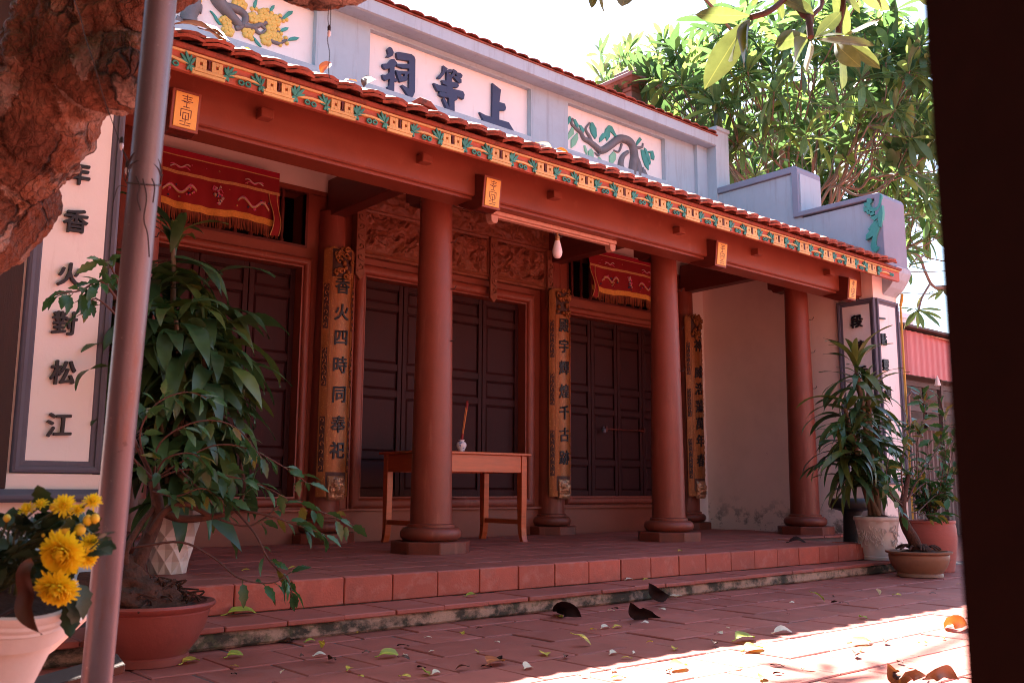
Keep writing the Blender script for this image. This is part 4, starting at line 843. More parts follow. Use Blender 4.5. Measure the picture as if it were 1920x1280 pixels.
# ---- embroidered banners
def banner(x0, x1, label, seed, tail):
    yb = 6.86; zt, zb = 3.205, 2.745
    t = thing('embroidered_banner', ((x0+x1)/2, yb, zb), label, 'banner', 'red embroidered banners hung over the side doors')
    r = random.Random(seed); ph = r.uniform(0, 6)
    def srf(x, z, d=0):
        u = (x-x0)/(x1-x0); f_ = (zt-z)/(zt-zb)
        return (x, yb-.10*max(0, f_)**1.0*0.35-.012*math.sin(u*23+ph)*f_-.008*math.sin(u*51+ph)*f_-d, z)
    def hem(u): return .012*math.sin(u*9+ph)+.006*math.sin(u*21)
    def strip(za, zb_, d, nz=6, thick=0, wob=True):
        b = MB()
        b.grid(lambda u, v: srf(x0+(x1-x0)*u, za+(zb_-za)*v+(hem(u) if wob else 0)*((zt-(za+(zb_-za)*v))/(zt-zb)), d), 70, nz); return b
    strip(zb, zt, 0, 14).build('velvet_cloth', mat['velvet'], t, smooth=70)
    strip(zt-.045, zt, .004, 2).build('top_band', mat['velvetb'], t, smooth=70)
    strip(zt-.055, zt-.046, .005, 1).build('gold_piping', mat['goldthread'], t)
    strip(3.01, 3.035, .005, 1).build('gold_braid', mat['goldthread'], t)
    strip(zb-.003, zb+.052, .006, 2).build('gold_hem', mat['goldcloth'], t, smooth=70)
    f = MB(); n = int((x1-x0)/.0065)
    for i in range(n):
        u = (i+r.uniform(-.3, .3))/n; x = x0+(x1-x0)*u; p = Vector(srf(x, zb))
        zl = r.uniform(.085, .10); dx = r.uniform(-.008, .008); q = zb+hem(max(0, min(1, u)))
        f.add([(x-.0025, p.y, q), (x+.0025, p.y, q), (x+.002+dx, p.y+r.uniform(-.006, .006), q-zl), (x-.002+dx, p.y+r.uniform(-.006, .006), q-zl)], [(0, 1, 2, 3)])
    f.build('fringe', mat['fringe'], t, kind='stuff')
    em = {k: MB() for k in ('goldthread', 'pinkthread', 'bluethread', 'silverthread')}
    def wig(cx_, cz_, w, h, s, k, rad):
        pts = []
        for i in range(17):
            q = i/16; pts.append(srf(cx_+s*(q-.5)*w, cz_+h*math.sin(q*PI*3.2)*(1-.3*q)-.02*q, .008))
        em[k].tube(pts, rad, 5)
    def dot(cx_, cz_, r_, k): em[k].lathe([(r_*.4, -r_*.9), (r_, -.2*r_), (r_, .3*r_), (r_*.4, r_*.9)], srf(cx_, cz_, .006), 6)
    xm = (x0+x1)/2
    for s in (-1, 1):
        for dd in (0.30,):
            c = xm+s*dd
            wig(c, 2.905, .26, .034, s, 'silverthread', .006); wig(c, 2.897, .26, .034, s, 'goldthread', .005); wig(c, 2.914, .25, .036, s, 'pinkthread', .004)
            for j in range(9):
                dot(c+r.uniform(-.14, .14), 2.89+r.uniform(-.06, .05), r.uniform(.006, .013), r.choice(('bluethread', 'bluethread', 'goldthread', 'pinkthread')))
            wig(c, 3.085, .15, .012, s, 'silverthread', .005); wig(c, 3.078, .15, .012, -s, 'pinkthread', .004)
    for j in range(22):
        a = r.random()*2*PI; q = r.random()*.055; dot(xm+q*math.cos(a), 2.90+q*1.25*math.sin(a), r.uniform(.006, .014), r.choice(('pinkthread', 'goldthread', 'bluethread', 'silverthread', 'pinkthread')))
    wig(xm, 2.955, .08, .02, 1, 'pinkthread', .004); wig(xm, 2.965, .05, .02, -1, 'silverthread', .004)
    for j in range(12): dot(r.uniform(x0+.06, x1-.06), r.choice((3.06, 3.10, 2.83, 2.86, 2.97)), r.uniform(.004, .009), r.choice(('bluethread', 'goldthread', 'pinkthread')))
    for k, b in em.items():
        if b.v: b.build('embroidery', mat[k], t, smooth=60, kind='stuff')
    # hanging side ribbon
    xr = x1-.06 if tail > 0 else x0+.02
    b = MB(); b.grid(lambda u, v: (xr-.02+.065*u+.02*math.sin(v*4), srf(xr, zb)[1]-.02-.02*math.sin(v*5+u), 2.665+.34*v), 4, 14); b.build('side_ribbon', mat['velvet'], t, smooth=60)
    for e in (0, 1):
        b = MB(); b.tube([(xr-.02+.065*e+.02*math.sin(v/14*4), srf(xr, zb)[1]-.02-.02*math.sin(v/14*5+e)-.003, 2.665+.34*v/14) for v in range(15)], .004, 5); b.build('ribbon_piping', mat['goldthread'], t)
banner(2.36, 3.405, 'red velvet banner with embroidered dragons over the left doors, behind the steel pole', 4, 1)
banner(6.985, 8.20, 'red embroidered banner over the right doors, partly hidden by a column', 11, -1)
# ---- altar table, rotated a little, with vase and incense
tc_ = Vector((5.44, 6.10, FZ)); tu = Vector((math.cos(math.radians(-3)), math.sin(math.radians(-3)), 0)); tv = Vector((-tu.y, tu.x, 0)); tw = Vector((0, 0, 1))
TL, TD, TH = 1.06, .60, .742
tb = thing('altar_table', tc_-tu*TL/2+tv*TD/2, 'long varnished wooden altar table standing behind the second column', 'table')
def tp(a, b_, z): return tc_-tu*a+tv*b_+tw*z
def tbox(b, a0, a1, b0, b1, z0, z1): b.obox(tp((a0+a1)/2, (b0+b1)/2, (z0+z1)/2), tu*((a1-a0)/2), tv*((b1-b0)/2), tw*((z1-z0)/2))
b = MB(); tbox(b, -.03, TL+.03, -.03, TD+.03, TH-.022, TH); b.build('table_top', mat['table'], tb, bevel=.004)
for (a0, a1, b0, b1) in ((.04, TL-.04, .006, .028), (.04, TL-.04, TD-.028, TD-.006), (.006, .028, .04, TD-.04), (TL-.028, TL-.006, .04, TD-.04)):
    b = MB(); tbox(b, a0, a1, b0, b1, TH-.165, TH-.022); b.build('apron', mat['table'], tb, bevel=.003)
for a in (.03, TL-.03):
    for d in (.03, TD-.03):
        sx = -1 if a < .5 else 1
        b = MB(); pts = [(-.034, TH-.022), (.034, TH-.022), (.034, .35), (.029, .12), (.034, .05), (.050, 0), (.012, 0), (-.014, .06), (-.026, .14), (-.032, .35)]
        sg = -1 if d < .3 else 1
        b.prism([tp(a-.028, d, 0)+tv*(sg*u)+tw*z for u, z in pts], -tu*.056); b.build('leg', mat['table'], tb, bevel=.003)
for a in (.03, TL-.03):
    b = MB(); tbox(b, a-.014, a+.014, .05, TD-.05, .145, .185); b.build('stretcher', mat['table'], tb, bevel=.003)
vp = atY(865, 843, 6.33); vx = Vector((vp.x, 6.33, FZ+TH))
vz = MB(); vz.lathe([(.026, 0), (.028, .004), (.024, .010), (.030, .025), (.043, .052), (.045, .068), (.036, .084), (.022, .092), (.022, .099), (.030, .106), (.026, .107), (.018, .098)], vx, 28)
v_ = vz.build('porcelain_vase', mat['porcelain'], o=vx, smooth=60, label='small blue and white porcelain vase standing on the altar table', cat='vase')
iv = thing('incense_bundle', vx+Vector((0, 0, .10)), 'thin bundle of incense sticks leaning in the small porcelain vase', 'incense')
tip = atY(877, 750, 6.33)
for k in range(5):
    o_ = Vector((rnd.uniform(-.005, .005), rnd.uniform(-.005, .005), 0)); p0 = vx+Vector((-.004, 0, .055))+o_; p1 = Vector((tip.x, 6.33, tip.z+rnd.uniform(-.03, 0)))+o_*1.5
    b = MB(); b.tube([p0, p0.lerp(p1, .85)], .0028, 5); b.build('incense_stick', mat['incense'], iv)
    b = MB(); b.tube([p0.lerp(p1, .85), p1], .005, 5); b.build('incense_tip', mat['crimson'], iv)
b = MB(); pm = vx+Vector((.002, 0, .10)); b.tube([pm, pm+(tip-pm)*.16], .012, 8); b.build('wrapper', mat['crimson'], iv)
# ---- batten with bulb under the beam
pL, pR = atY(918, 394, 5.10), atY(1150, 459, 5.10)
bt = thing('lamp_batten', ((pL.x+pR.x)/2, 5.10, 2.64), 'old peeling lamp batten fixed beneath the long red beam', 'lamp batten')
b = MB(); b.box(pL.x, pR.x, 5.06, 5.15, 2.622, 2.651); b.build('batten_body', mat['batten'], bt, bevel=.004)
b = MB(); b.box(pL.x+.05, pR.x-.05, 5.085, 5.125, 2.610, 2.622); b.build('batten_channel', mat['batten'], bt)
for x in (pL.x+.03, pR.x-.03):
    b = MB(); b.prism([(x-.035, 5.075, 2.622), (x+.035, 5.075, 2.622), (x+.03, 5.075, 2.575), (x+.015, 5.075, 2.562), (x-.015, 5.075, 2.562), (x-.03, 5.075, 2.575)], (0, .06, 0)); b.build('lamp_holder', mat['batten'], bt, bevel=.004)
bp_ = atY(1045, 466, 5.10); bx, bz = bp_.x, bp_.z
bl = thing('light_bulb', (bx, 5.10, bz), 'single unlit white light bulb hanging from the batten', 'light bulb')
b = MB(); b.lathe([(.004, -.078), (.022, -.072), (.034, -.055), (.0385, -.030), (.0385, -.022)], (bx, 5.10, bz), 28); b.build('globe', mat['bulb'], bl, smooth=70)
b = MB(); b.lathe([(.0385, -.022), (.036, -.006), (.026, .035), (.019, .060)], (bx, 5.10, bz), 28); b.build('bulb_body', mat['bulb'], bl, smooth=40)
b = MB(); b.lathe([(.019, .060), (.020, .066), (.017, .070), (.019, .078), (.017, .083), (.018, .096), (.010, .102), (.008, .125)], (bx, 5.10, bz), 20); b.build('socket', mat['brass'], bl, smooth=40)
b = MB(); b.tube(crv([(bx, 5.10, bz+.12), (bx+.006, 5.10, bz+.15), (bx-.004, 5.10, bz+.175), (bx, 5.1, 2.612)]), .003, 6)
b.tube(crv([(bx-.05, 5.09, 2.60), (bx-.03, 5.09, 2.585), (bx, 5.09, 2.59), (bx+.02, 5.09, 2.60)]), .003, 6); b.tube(crv([(bx+.05, 5.09, 2.60), (bx+.03, 5.09, 2.58), (bx+.005, 5.09, 2.585)]), .003, 6); b.build('flex', mat['wire'], bl)
# padlock on the latch
pk = atY(1133, 806, YW+.03); b = MB(); b.lathe([(.020, -.028), (.022, -.02), (.022, .012), (.018, .018)], (pk.x, YW+.035, pk.z), 16); b.tube([(pk.x+.013*math.cos(q), YW+.035, pk.z+.018+.020*math.sin(q)) for q in [PI*i/8 for i in range(9)]], .004, 6)
b.build('padlock', mat['dgrey'], o=(pk.x, YW+.035, pk.z), smooth=50, label='small dark padlock on the latch of the right doors', cat='padlock')

# ---- steel pole in the foreground
q0 = atD(302, 0, 1.76); q1 = atD(181, 1280, 1.76); dq = (q0-q1)/(q0.z-q1.z); pb = q1+dq*(0-q1.z); pt = q1+dq*(2.9-q1.z)
b = MB(); b.tube([pb.lerp(pt, i/20) for i in range(21)], .0278, 28); b.build('steel_pole', mat['pole'], o=pb, smooth=60, label='dull purplish steel pole leaning slightly in front of the potted plants', cat='pole')
wr = MB(); pj = lambda py: q1+dq*((atD(250, py, 1.76).z)-q1.z)
for k, (py, tilt) in enumerate(((330, .10), (322, .16), (345, -.05))):
    c = pj(py); pts = []
    for i in range(25):
        a = 2*PI*i/24+k; pts.append(c+Vector((.0300*math.cos(a), .0300*math.sin(a), tilt*.2*math.cos(a+2))))
    wr.tube(pts, .0013, 5)
def offp(px, py): c = atD(px, py, 1.722); return c
for pl in ([(255, 330), (262, 350), (258, 372), (264, 395)], [(268, 335), (275, 370), (270, 410), (277, 440), (280, 482)], [(285, 335), (290, 350), (287, 380)]): wr.tube(crv([offp(*p) for p in pl]), .0013, 5)
wr.build('thin_wire', mat['wire'], o=pj(330), label='thin dark wire wound round the steel pole', cat='wire')
# ---- near black post at the right
dv = (CF*.40+CR*.40*(1850-960)/FPX); side = Vector((dv.y, -dv.x, 0)).normalized(); fwd = Vector((dv.x, dv.y, 0)).normalized()
ed = atD(1775, 700, .40); ed.z = 0; b = MB(); V = []; n = 26; F_ = []
for i in range(n+1):
    z = 2.6*i/n; wv = .0018*math.sin(z*3.1+.5)+.0010*math.sin(z*9)
    a = ed+side*wv+Vector((0, 0, z))
    V += [a, a+side*.16, a+side*.145+fwd*.14, a+side*.05+fwd*.14]
for i in range(n):
    for k in range(4): F_.append((4*i+k, 4*i+(k+1) % 4, 4*i+4+(k+1) % 4, 4*i+4+k))
F_ += [(0, 1, 2, 3), tuple(4*n+k for k in range(4))]
b.add(V, F_); b.build('timber_post', mat['post'], o=ed, label='near black timber post close by at the right edge', cat='post')
# ---- dark plank wall at the left behind the trunk
pw = thing('plank_wall', (.75, 4.95, 0), 'dark brown plank wall beside the left inscribed pillar', 'wall')
for k in range(9):
    x = 1.10-.125*(k+1); b = MB(); b.box(x, x+.119, 4.76+rnd.uniform(-.006, .006), 4.80, .66, 3.2); b.build('plank', mat['planks'], pw, (x, 4.78, 0), bevel=.004)

# ================================================================== PLANTS
def pot(t, prof, c, m, n=40, rfun=None, name='pot', smooth=45):
    b = MB(); b.lathe(prof, c, n, rfun=rfun); return b.build(name, m, t, c, smooth=smooth)
def mound(t, c, r, hgt, seed, name='soil', m=None, n=26, par=None):
    def fn(u, v):
        a = u*2*PI; q = v; p = Vector((math.cos(a)*q*3, math.sin(a)*q*3, seed)); z = hgt*(1-q**2)*(.8+.5*noise.noise(p*1.3))+.012*noise.noise(p*5)*(1-q)
        return (c[0]+r*q*math.cos(a), c[1]+r*q*math.sin(a), c[2]+z)
    b = MB(); b.grid(fn, n, 10); return b.build(name, m or mat['soil'], t, c, smooth=60)
dvar = [strap(1, w_, a0, a1, 10, .22, .014, .45, s, tw).mesh('leaf', [mat['dleaf']], smooth=80) for s, (w_, a0, a1, tw) in enumerate(((.19, .9, -1.15, .3), (.22, .5, -1.3, -.4), (.185, .2, -1.35, .5), (.21, -.2, -1.45, -.2), (.17, 1.2, -.5, .2), (.20, .7, -.8, -.5)))]
dvary = [me.copy() for me in dvar]
for me in dvary: me.materials.clear(); me.materials.append(mat['dleafy'])
dv2 = [strap(1, w_, a0, a1, 10, .22, .010, .38, 50+s, tw).mesh('leaf', [mat['dleaf']], smooth=80) for s, (w_, a0, a1, tw) in enumerate(((.135, .95, -.9, .3), (.15, .6, -1.2, -.4), (.13, .3, -1.3, .5), (.14, -.1, -1.4, -.2), (.125, 1.25, -.2, .2), (.14, .8, -.6, -.5)))]
dv2y = [me.copy() for me in dv2]
for me in dv2y: me.materials.clear(); me.materials.append(mat['dleafy'])
def dracaena(t, tips, base, ll, seed, nper=24, stemr=.022, canes=True, pale=.16, dvar=dvar, dvary=dvary):
    r = random.Random(seed); b0 = Vector(base)
    for k, (tp_, up) in enumerate(tips):
        tp_ = Vector(tp_)
        if canes:
            m = b0.lerp(tp_, .5)+Vector((r.uniform(-.06, .06), r.uniform(-.06, .06), 0)); b = MB(); b.tube(crv([b0+Vector((r.uniform(-.05, .05), r.uniform(-.05, .05), 0)), m, tp_]), [stemr]*12+[stemr*.7], 9); b.build('cane', mat['stem'], t, b0, smooth=60)
        for i in range(nper):
            f_ = i/nper; a = i*2.4+r.uniform(-.4, .4); L = ll*r.uniform(.72, 1.1)*(.7 if f_ > .85 else 1)
            if up and f_ > .6: idx = 4; tilt = r.uniform(-.5, -.1)
            elif f_ > .7: idx = r.choice((0, 5, 0, 4)); tilt = r.uniform(-.2, .2)
            else: idx = r.choice((0, 1, 2, 3, 5, 1, 2)); tilt = r.uniform(-.15, .35)
            pos = tp_+Vector((r.uniform(-.02, .02), r.uniform(-.02, .02), (f_-.75)*.28))
            rot = rotz(a) @ Matrix.Rotation(tilt, 3, 'Y') @ Matrix.Rotation(r.uniform(-.35, .35), 3, 'X')
            put((dvary if r.random() < (pale*2.2 if up and f_ > .5 else pale) else dvar)[idx], 'leaf', t, pos, rot, L)
# left dracaena in a faceted white pot on the porch floor
fc = Vector((1.94, 4.98, FZ))
dl = thing('potted_dracaena', fc, 'big dark leaved dracaena in a faceted white pot behind the steel pole', 'potted plant')
b = MB(); V = []; F_ = []; n = 9; rows = 6
for j in range(rows+1):
    z = .38*j/rows; r_ = .085+.075*j/rows
    for k in range(n*2):
        a = PI*k/n; rr = r_*(1+(.10 if (k+j) % 2 else -.05)); V.append((fc.x+rr*math.cos(a), fc.y+rr*math.sin(a), fc.z+z))
for j in range(rows):
    for k in range(n*2):
        a_, b_, c_, d_ = j*2*n+k, j*2*n+(k+1) % (2*n), (j+1)*2*n+(k+1) % (2*n), (j+1)*2*n+k
        F_ += [(a_, b_, c_), (a_, c_, d_)] if (k+j) % 2 else [(a_, b_, d_), (b_, c_, d_)]
F_.append(tuple(range(2*n))); b.add(V, F_); b.build('faceted_pot', mat['potwhite'], dl)
mound(dl, (fc.x, fc.y, fc.z+.33), .145, .05, 2)
def at(px, py, y): p = atY(px, py, y); return Vector((p.x, y, p.z))
tips = [(at(325, 465, 4.95), True), (at(375, 545, 5.0), False), (at(300, 590, 4.85), False), (at(388, 595, 4.8), False), (at(345, 690, 4.8), False), (at(400, 700, 4.9), False), (at(300, 780, 4.9), False), (at(375, 800, 4.8), False), (at(265, 680, 5.05), False), (at(330, 880, 4.85), False), (at(285, 520, 5.1), False), (at(410, 625, 4.95), False), (at(258, 610, 4.95), False), (at(395, 775, 4.9), False), (at(250, 760, 5.0), False), (at(385, 655, 4.7), False), (at(330, 600, 4.7), False)]
dracaena(dl, tips, fc+Vector((0, 0, .33)), .44, 5, 23, .016)
q0_ = at(205, 688, 4.72); q1_ = at(122, 765, 4.62); put(dvar[5], 'leaf', dl, q0_, aim(q1_-q0_+Vector((0, 0, .12)), .5), .27)
# right dracaena in a white relief pot
wc = Vector((7.72, 4.17, .092))
dr = thing('potted_dracaena', wc, 'tall dracaena with drooping leaves in a white scalloped pot by the right pillar', 'potted plant')
pot(dr, [(.115, 0), (.125, .004), (.130, .03), (.126, .034), (.150, .16), (.172, .29), (.178, .325), (.186, .33), (.190, .345), (.186, .36), (.168, .362), (.160, .32)], wc, mat['potwhite'], 60, lambda a, z: 1+(.022*math.cos(10*a) if z > .32 else 0))
b = MB()
for k in range(60):
    a = math.radians(200+rnd.uniform(-75, 75)); z = rnd.uniform(.12, .28); r_ = .128+.15*z/.9+.002; pts = []
    for q in range(5): aa = a+.06*q*rnd.uniform(.5, 1); zz = z+.018*math.sin(q*1.3+k); pts.append((wc.x+(r_+.004)*math.cos(aa), wc.y+(r_+.004)*math.sin(aa), wc.z+zz))
    b.tube(pts, .004, 5)
b.build('pot_relief', mat['potwhite'], dr, smooth=60)
mound(dr, (wc.x, wc.y, wc.z+.325), .165, .06, 5)
tips = [(at(1605, 690, 4.2), True), (at(1628, 735, 4.15), True), (at(1585, 765, 4.2), False), (at(1640, 800, 4.25), False), (at(1600, 815, 4.1), False), (at(1580, 835, 4.25), False), (at(1630, 855, 4.1), False), (at(1600, 870, 4.2), False)]
dracaena(dr, tips, wc+Vector((0, 0, .33)), .45, 9, 28, pale=.32, dvar=dv2, dvary=dv2y)
# dry root hanging beside it
# ---- bonsai with sprawling twigs, left, in a red bowl
bc = Vector((1.415, 3.80, 0.0))
bo = thing('bonsai_tree', bc, 'sprawling bonsai fig with bare arching twigs in a wide red bowl', 'bonsai')
pot(bo, [(.150, 0), (.158, .004), (.160, .03), (.153, .036), (.190, .085), (.216, .14), (.227, .185), (.230, .195), (.227, .20), (.246, .212), (.251, .222), (.246, .232), (.218, .230), (.208, .20)], bc, mat['bowl'], 56, name='bowl')
mound(bo, (bc.x, bc.y, .20), .212, .05, 8)
rb_ = MB()
def rootball(u, v):
    a = u*2*PI; e = v*PI/2; p = Vector((math.cos(a)*math.cos(e)*2, math.sin(a)*math.cos(e)*2, math.sin(e)*2)); q = 1+.30*noise.noise(p*1.2)+.10*noise.noise(p*4)+.05*noise.noise(p*9)
    return (bc.x-.05+.19*q*math.cos(a)*math.cos(e)*(1.1), bc.y+.16*q*math.sin(a)*math.cos(e), .20+.155*q*math.sin(e)-.045*math.cos(a))
rb_.grid(rootball, 60, 26); rb_.build('root_ball', mat['soil'], bo, smooth=60)
for k in range(110):
    a = rnd.random()*2*PI; s_ = rnd.uniform(.5, 1); p = Vector((bc.x-.03+.19*s_*math.cos(a), bc.y+.16*s_*math.sin(a), .22+.12*(1-s_)))
    b = MB(); b.tube(crv([p, p+Vector((rnd.uniform(-.05, .05), rnd.uniform(-.05, .05), rnd.uniform(.02, .05))), p+Vector((rnd.uniform(-.09, .09), rnd.uniform(-.09, .09), rnd.uniform(-.02, .03)))]), .004, 5); b.build('fine_root', mat['soil'], bo)
def lobed(L, W, seed):
    r = random.Random(seed); n = 8; V = []; F_ = []
    for i in range(n+1):
        t = i/n; w_ = W*.5*(math.sin(PI*t**.8)**.8 if 0 < t < 1 else .03)*(1.18 if i % 2 else .88); z = -.25*L*t*t
        for s in (-1, 0, 1): V.append((L*t-abs(s)*.02*L*(i % 2), s*w_*r.uniform(.9, 1.1), z+abs(s)*w_*.28))
    for i in range(n):
        for k in (0, 1): F_.append((i*3+k, i*3+k+1, i*3+k+4, i*3+k+3))
    return MB().add(V, F_)
bvar = [lobed(1, .42, s).mesh('leaf', mat['bleaf'], smooth=80) for s in range(4)]; bvary = [me.copy() for me in bvar]
for me in bvary: me.materials.clear(); me.materials.append(mat['bleafy'])
def branchy(t, lines, leafat, L, seed, m=None, yell=.08, dens=1.0, down=.5):
    r = random.Random(seed)
    for (pts, r0, r1, nl, from_) in lines:
        C_ = crv(pts, 5); mm = len(C_); b = MB(); b.tube(C_, [r0+(r1-r0)*i/(mm-1) for i in range(mm)], 8); b.build('branch', mat['soil'] if r0 > .0135 else (m or mat['twig']), t, C_[0], smooth=60)
        for k in range(int(nl*dens)):
            f_ = from_+(1-from_)*(k+r.random())/max(1, nl*dens); i = min(mm-2, int(f_*(mm-1))); p = C_[i].lerp(C_[i+1], r.random()); d = (C_[i+1]-C_[i]).normalized()
            dd = (d*.9+Vector((r.uniform(-1, 1), r.uniform(-1, 1), r.uniform(-1, .8)-down*.4))).normalized(); pe = p+dd*L*.25
            s = MB(); s.tube([p, pe], .0016, 4); s.build('leaf_stalk', mat['gstem'], t, p)
            put(r.choice(bvary if r.random() < yell else bvar), 'leaf', t, pe, aim(dd, r.uniform(-.9, .9)), L*r.uniform(.7, 1.2))
Y0 = 3.80
A = lambda px, py, dy=0: at(px, py, Y0+dy)
lines = [
 ([A(262,1105), A(258,1060,-.02), A(278,1010,.0), A(296,960,.02), A(288,900,.03)], .036, .022, 0, 0),
 ([A(250,1085,-.05), A(235,1040,-.05), A(262,985,-.02), A(290,950,.02)], .014, .010, 0, 0),
 ([A(296,955,.02), A(340,972,-.04), A(395,968,-.08), A(440,955,-.1), A(458,915,-.1), A(452,870,-.08)], .019, .005, 9, .5),
 ([A(280,1000,-.05), A(310,958,-.08), A(350,945,-.1), A(395,968,-.08)], .014, .010, 0, 0),
 ([A(395,968,-.08), A(470,985,-.15), A(540,940,-.2), A(600,958,-.22), A(664,985,-.25)], .0045, .0018, 12, .25),
 ([A(440,955,-.1), A(500,965,-.2), A(560,985,-.24), A(605,1000,-.26)], .006, .002, 8, .4),
 ([A(255,1025,-.05), A(340,1016,-.15), A(400,1045,-.2), A(450,1084,-.25), A(510,1092,-.28), A(545,1072,-.3)], .005, .0022, 5, .55),
 ([A(440,955,-.1), A(478,1000,-.2), A(505,1050,-.25), A(538,1085,-.28), A(548,1118,-.28)], .005, .002, 9, .35),
 ([A(288,900,.03), A(330,872,-.05), A(400,835,-.1), A(470,842,-.15), A(548,885,-.2), A(575,905,-.2)], .0045, .002, 12, .35),
 ([A(288,900,.03), A(300,830,-.05), A(370,790,-.12), A(440,800,-.15), A(500,870,-.2)], .0045, .002, 12, .35),
 ([A(288,900,.03), A(345,880,-.1), A(415,890,-.15), A(480,905,-.2), A(540,935,-.22)], .0045, .002, 9, .3),
 ([A(288,900,.03), A(310,860,-.1), A(360,850,-.15), A(395,880,-.18)], .005, .002, 16, .1),
 ([A(288,900,.03), A(262,820,-.05), A(290,760,-.1), A(345,735,-.12), A(390,745,-.15)], .005, .002, 16, .15),
 ([A(288,900,.03), A(240,790,0), A(228,660,.05), A(232,570,.1), A(222,520,.1)], .009, .005, 8, .6),
 ([A(230,575,.1), A(190,528,.05), A(150,545,.0), A(105,550,-.05)], .006, .002, 14, .2),
 ([A(228,600,.1), A(180,560,.05), A(150,590,.02)], .005, .002, 7, .3), ([A(228,545,.1), A(205,495,.05), A(190,490,.05)], .005, .002, 6, .2),
 ([A(288,900,.03), A(250,860,-.05), A(225,830,-.08)], .008, .003, 7, .2), ([A(330,872,-.05), A(380,920,-.12), A(430,935,-.15)], .004, .002, 14, .1),
 ([A(288,920,0), A(330,930,-.1), A(380,915,-.14), A(420,940,-.16)], .005, .002, 18, .1),
]
branchy(bo, lines, None, .074, 21, dens=1.5)
# ---- bonsai in an ochre bowl, right
b2 = Vector((7.50, 3.71, 0)); bR = thing('bonsai_tree', b2, 'thick trunked bonsai with thin upright twigs in an ochre clay bowl', 'bonsai')
pot(bR, [(.165, 0), (.175, .004), (.172, .025), (.168, .03), (.205, .08), (.225, .13), (.228, .165), (.224, .172), (.250, .185), (.252, .198), (.215, .20), (.205, .18)], b2, mat['bowl2'], 56, name='bowl')
mound(bR, (b2.x, b2.y, .175), .205, .045, 12)
Y0 = 3.71
lines = [
 ([A(1722,1040), A(1712,1010), A(1698,985), A(1692,955), A(1696,925), A(1704,890)], .055, .016, 0, 0),
 ([A(1700,940), A(1720,900,-.05), A(1752,850,-.05), A(1772,800,0), A(1762,745,0)], .016, .003, 22, .2),
 ([A(1696,950), A(1690,880,0), A(1700,820,0), A(1712,790,0)], .015, .003, 16, .25), ([A(1700,935), A(1735,905,.1), A(1775,890,.1), A(1800,870,.1)], .012, .003, 16, .2),
 ([A(1698,945), A(1670,925,0), A(1662,890,0), A(1668,850,0)], .010, .003, 13, .25), ([A(1752,850,-.05), A(1780,835,0), A(1800,800,0)], .007, .002, 13, .1),
 ([A(1696,950), A(1680,938,-.05), A(1690,965,-.08)], .012, .003, 3, .5), ([A(1710,960), A(1745,965,-.05), A(1775,960,-.05)], .008, .002, 10, .2), ([A(1720,900,-.05), A(1720,830,-.05), A(1735,770,-.05), A(1730,740,-.05)], .008, .002, 16, .3),
 ([A(1720,960), A(1760,925,.05), A(1790,930,.05)], .008, .002, 12, .2),
]
lines = [(p_, r0*(1 if i == 0 else .55), r1*(1 if i == 0 else .7), n_, f_) for i, (p_, r0, r1, n_, f_) in enumerate(lines)]
branchy(bR, lines, None, .10, 31, yell=.22, dens=1.7)
for k in range(26):
    a = rnd.random()*6.28; p = Vector((b2.x+.06*math.cos(a), b2.y+.06*math.sin(a), .22)); b = MB(); b.tube(crv([p, p+Vector((.06*math.cos(a), .06*math.sin(a), .02)), p+Vector((.11*math.cos(a), .11*math.sin(a), -.01))]), [.009]*10+[.004], 6); b.build('surface_root', mat['soil'], bR)
# ---- shrub in a red clay pot behind
rc = Vector((8.06, 3.86, 0)); sr = thing('potted_shrub', rc, 'bushy green shrub in a tall ridged red clay pot', 'potted plant')
pot(sr, [(.15, 0), (.16, .005), (.165, .05), (.185, .16), (.195, .28), (.192, .36), (.185, .40), (.192, .405), (.190, .425), (.17, .428), (.16, .39)], rc, mat['redpot'], 48, lambda a, z: 1+.006*math.sin(z*140))
mound(sr, (rc.x, rc.y, .40), .165, .03, 15)
Y0 = rc.y; lines = []
for k in range(17):
    a = k*2.4; rr_ = rnd.uniform(.1, .3); lines.append(([rc+Vector((0, 0, .41)), rc+Vector((rr_*.4*math.cos(a), rr_*.4*math.sin(a), .60)), rc+Vector((rr_*math.cos(a), rr_*math.sin(a), rnd.uniform(.62, 1.1)))], .007, .002, 18, .25))
branchy(sr, lines, None, .085, 41, yell=.06, dens=.95, down=.1)
# ---- dark stone stool in the corner and black base
sc0 = at(1597, 950, 4.75); b = MB(); b.lathe([(.16, 0), (.17, .02), (.15, .05), (.09, .10), (.08, .34), (.10, .38), (.20, .41), (.21, .44), (.205, .48), (.18, .50), (.02, .50)], (sc0.x, 4.75, .10), 36)
b.build('stone_stool', mat['dstone'], o=(sc0.x, 4.75, .10), smooth=45, label='black round topped stone stool in the corner behind the white pot', cat='stool')
b = MB(); b.box(7.74, 9.05, 4.6, 5.19, -.02, .10); b.build('corner_paving', mat['dgrey'], kind='structure')
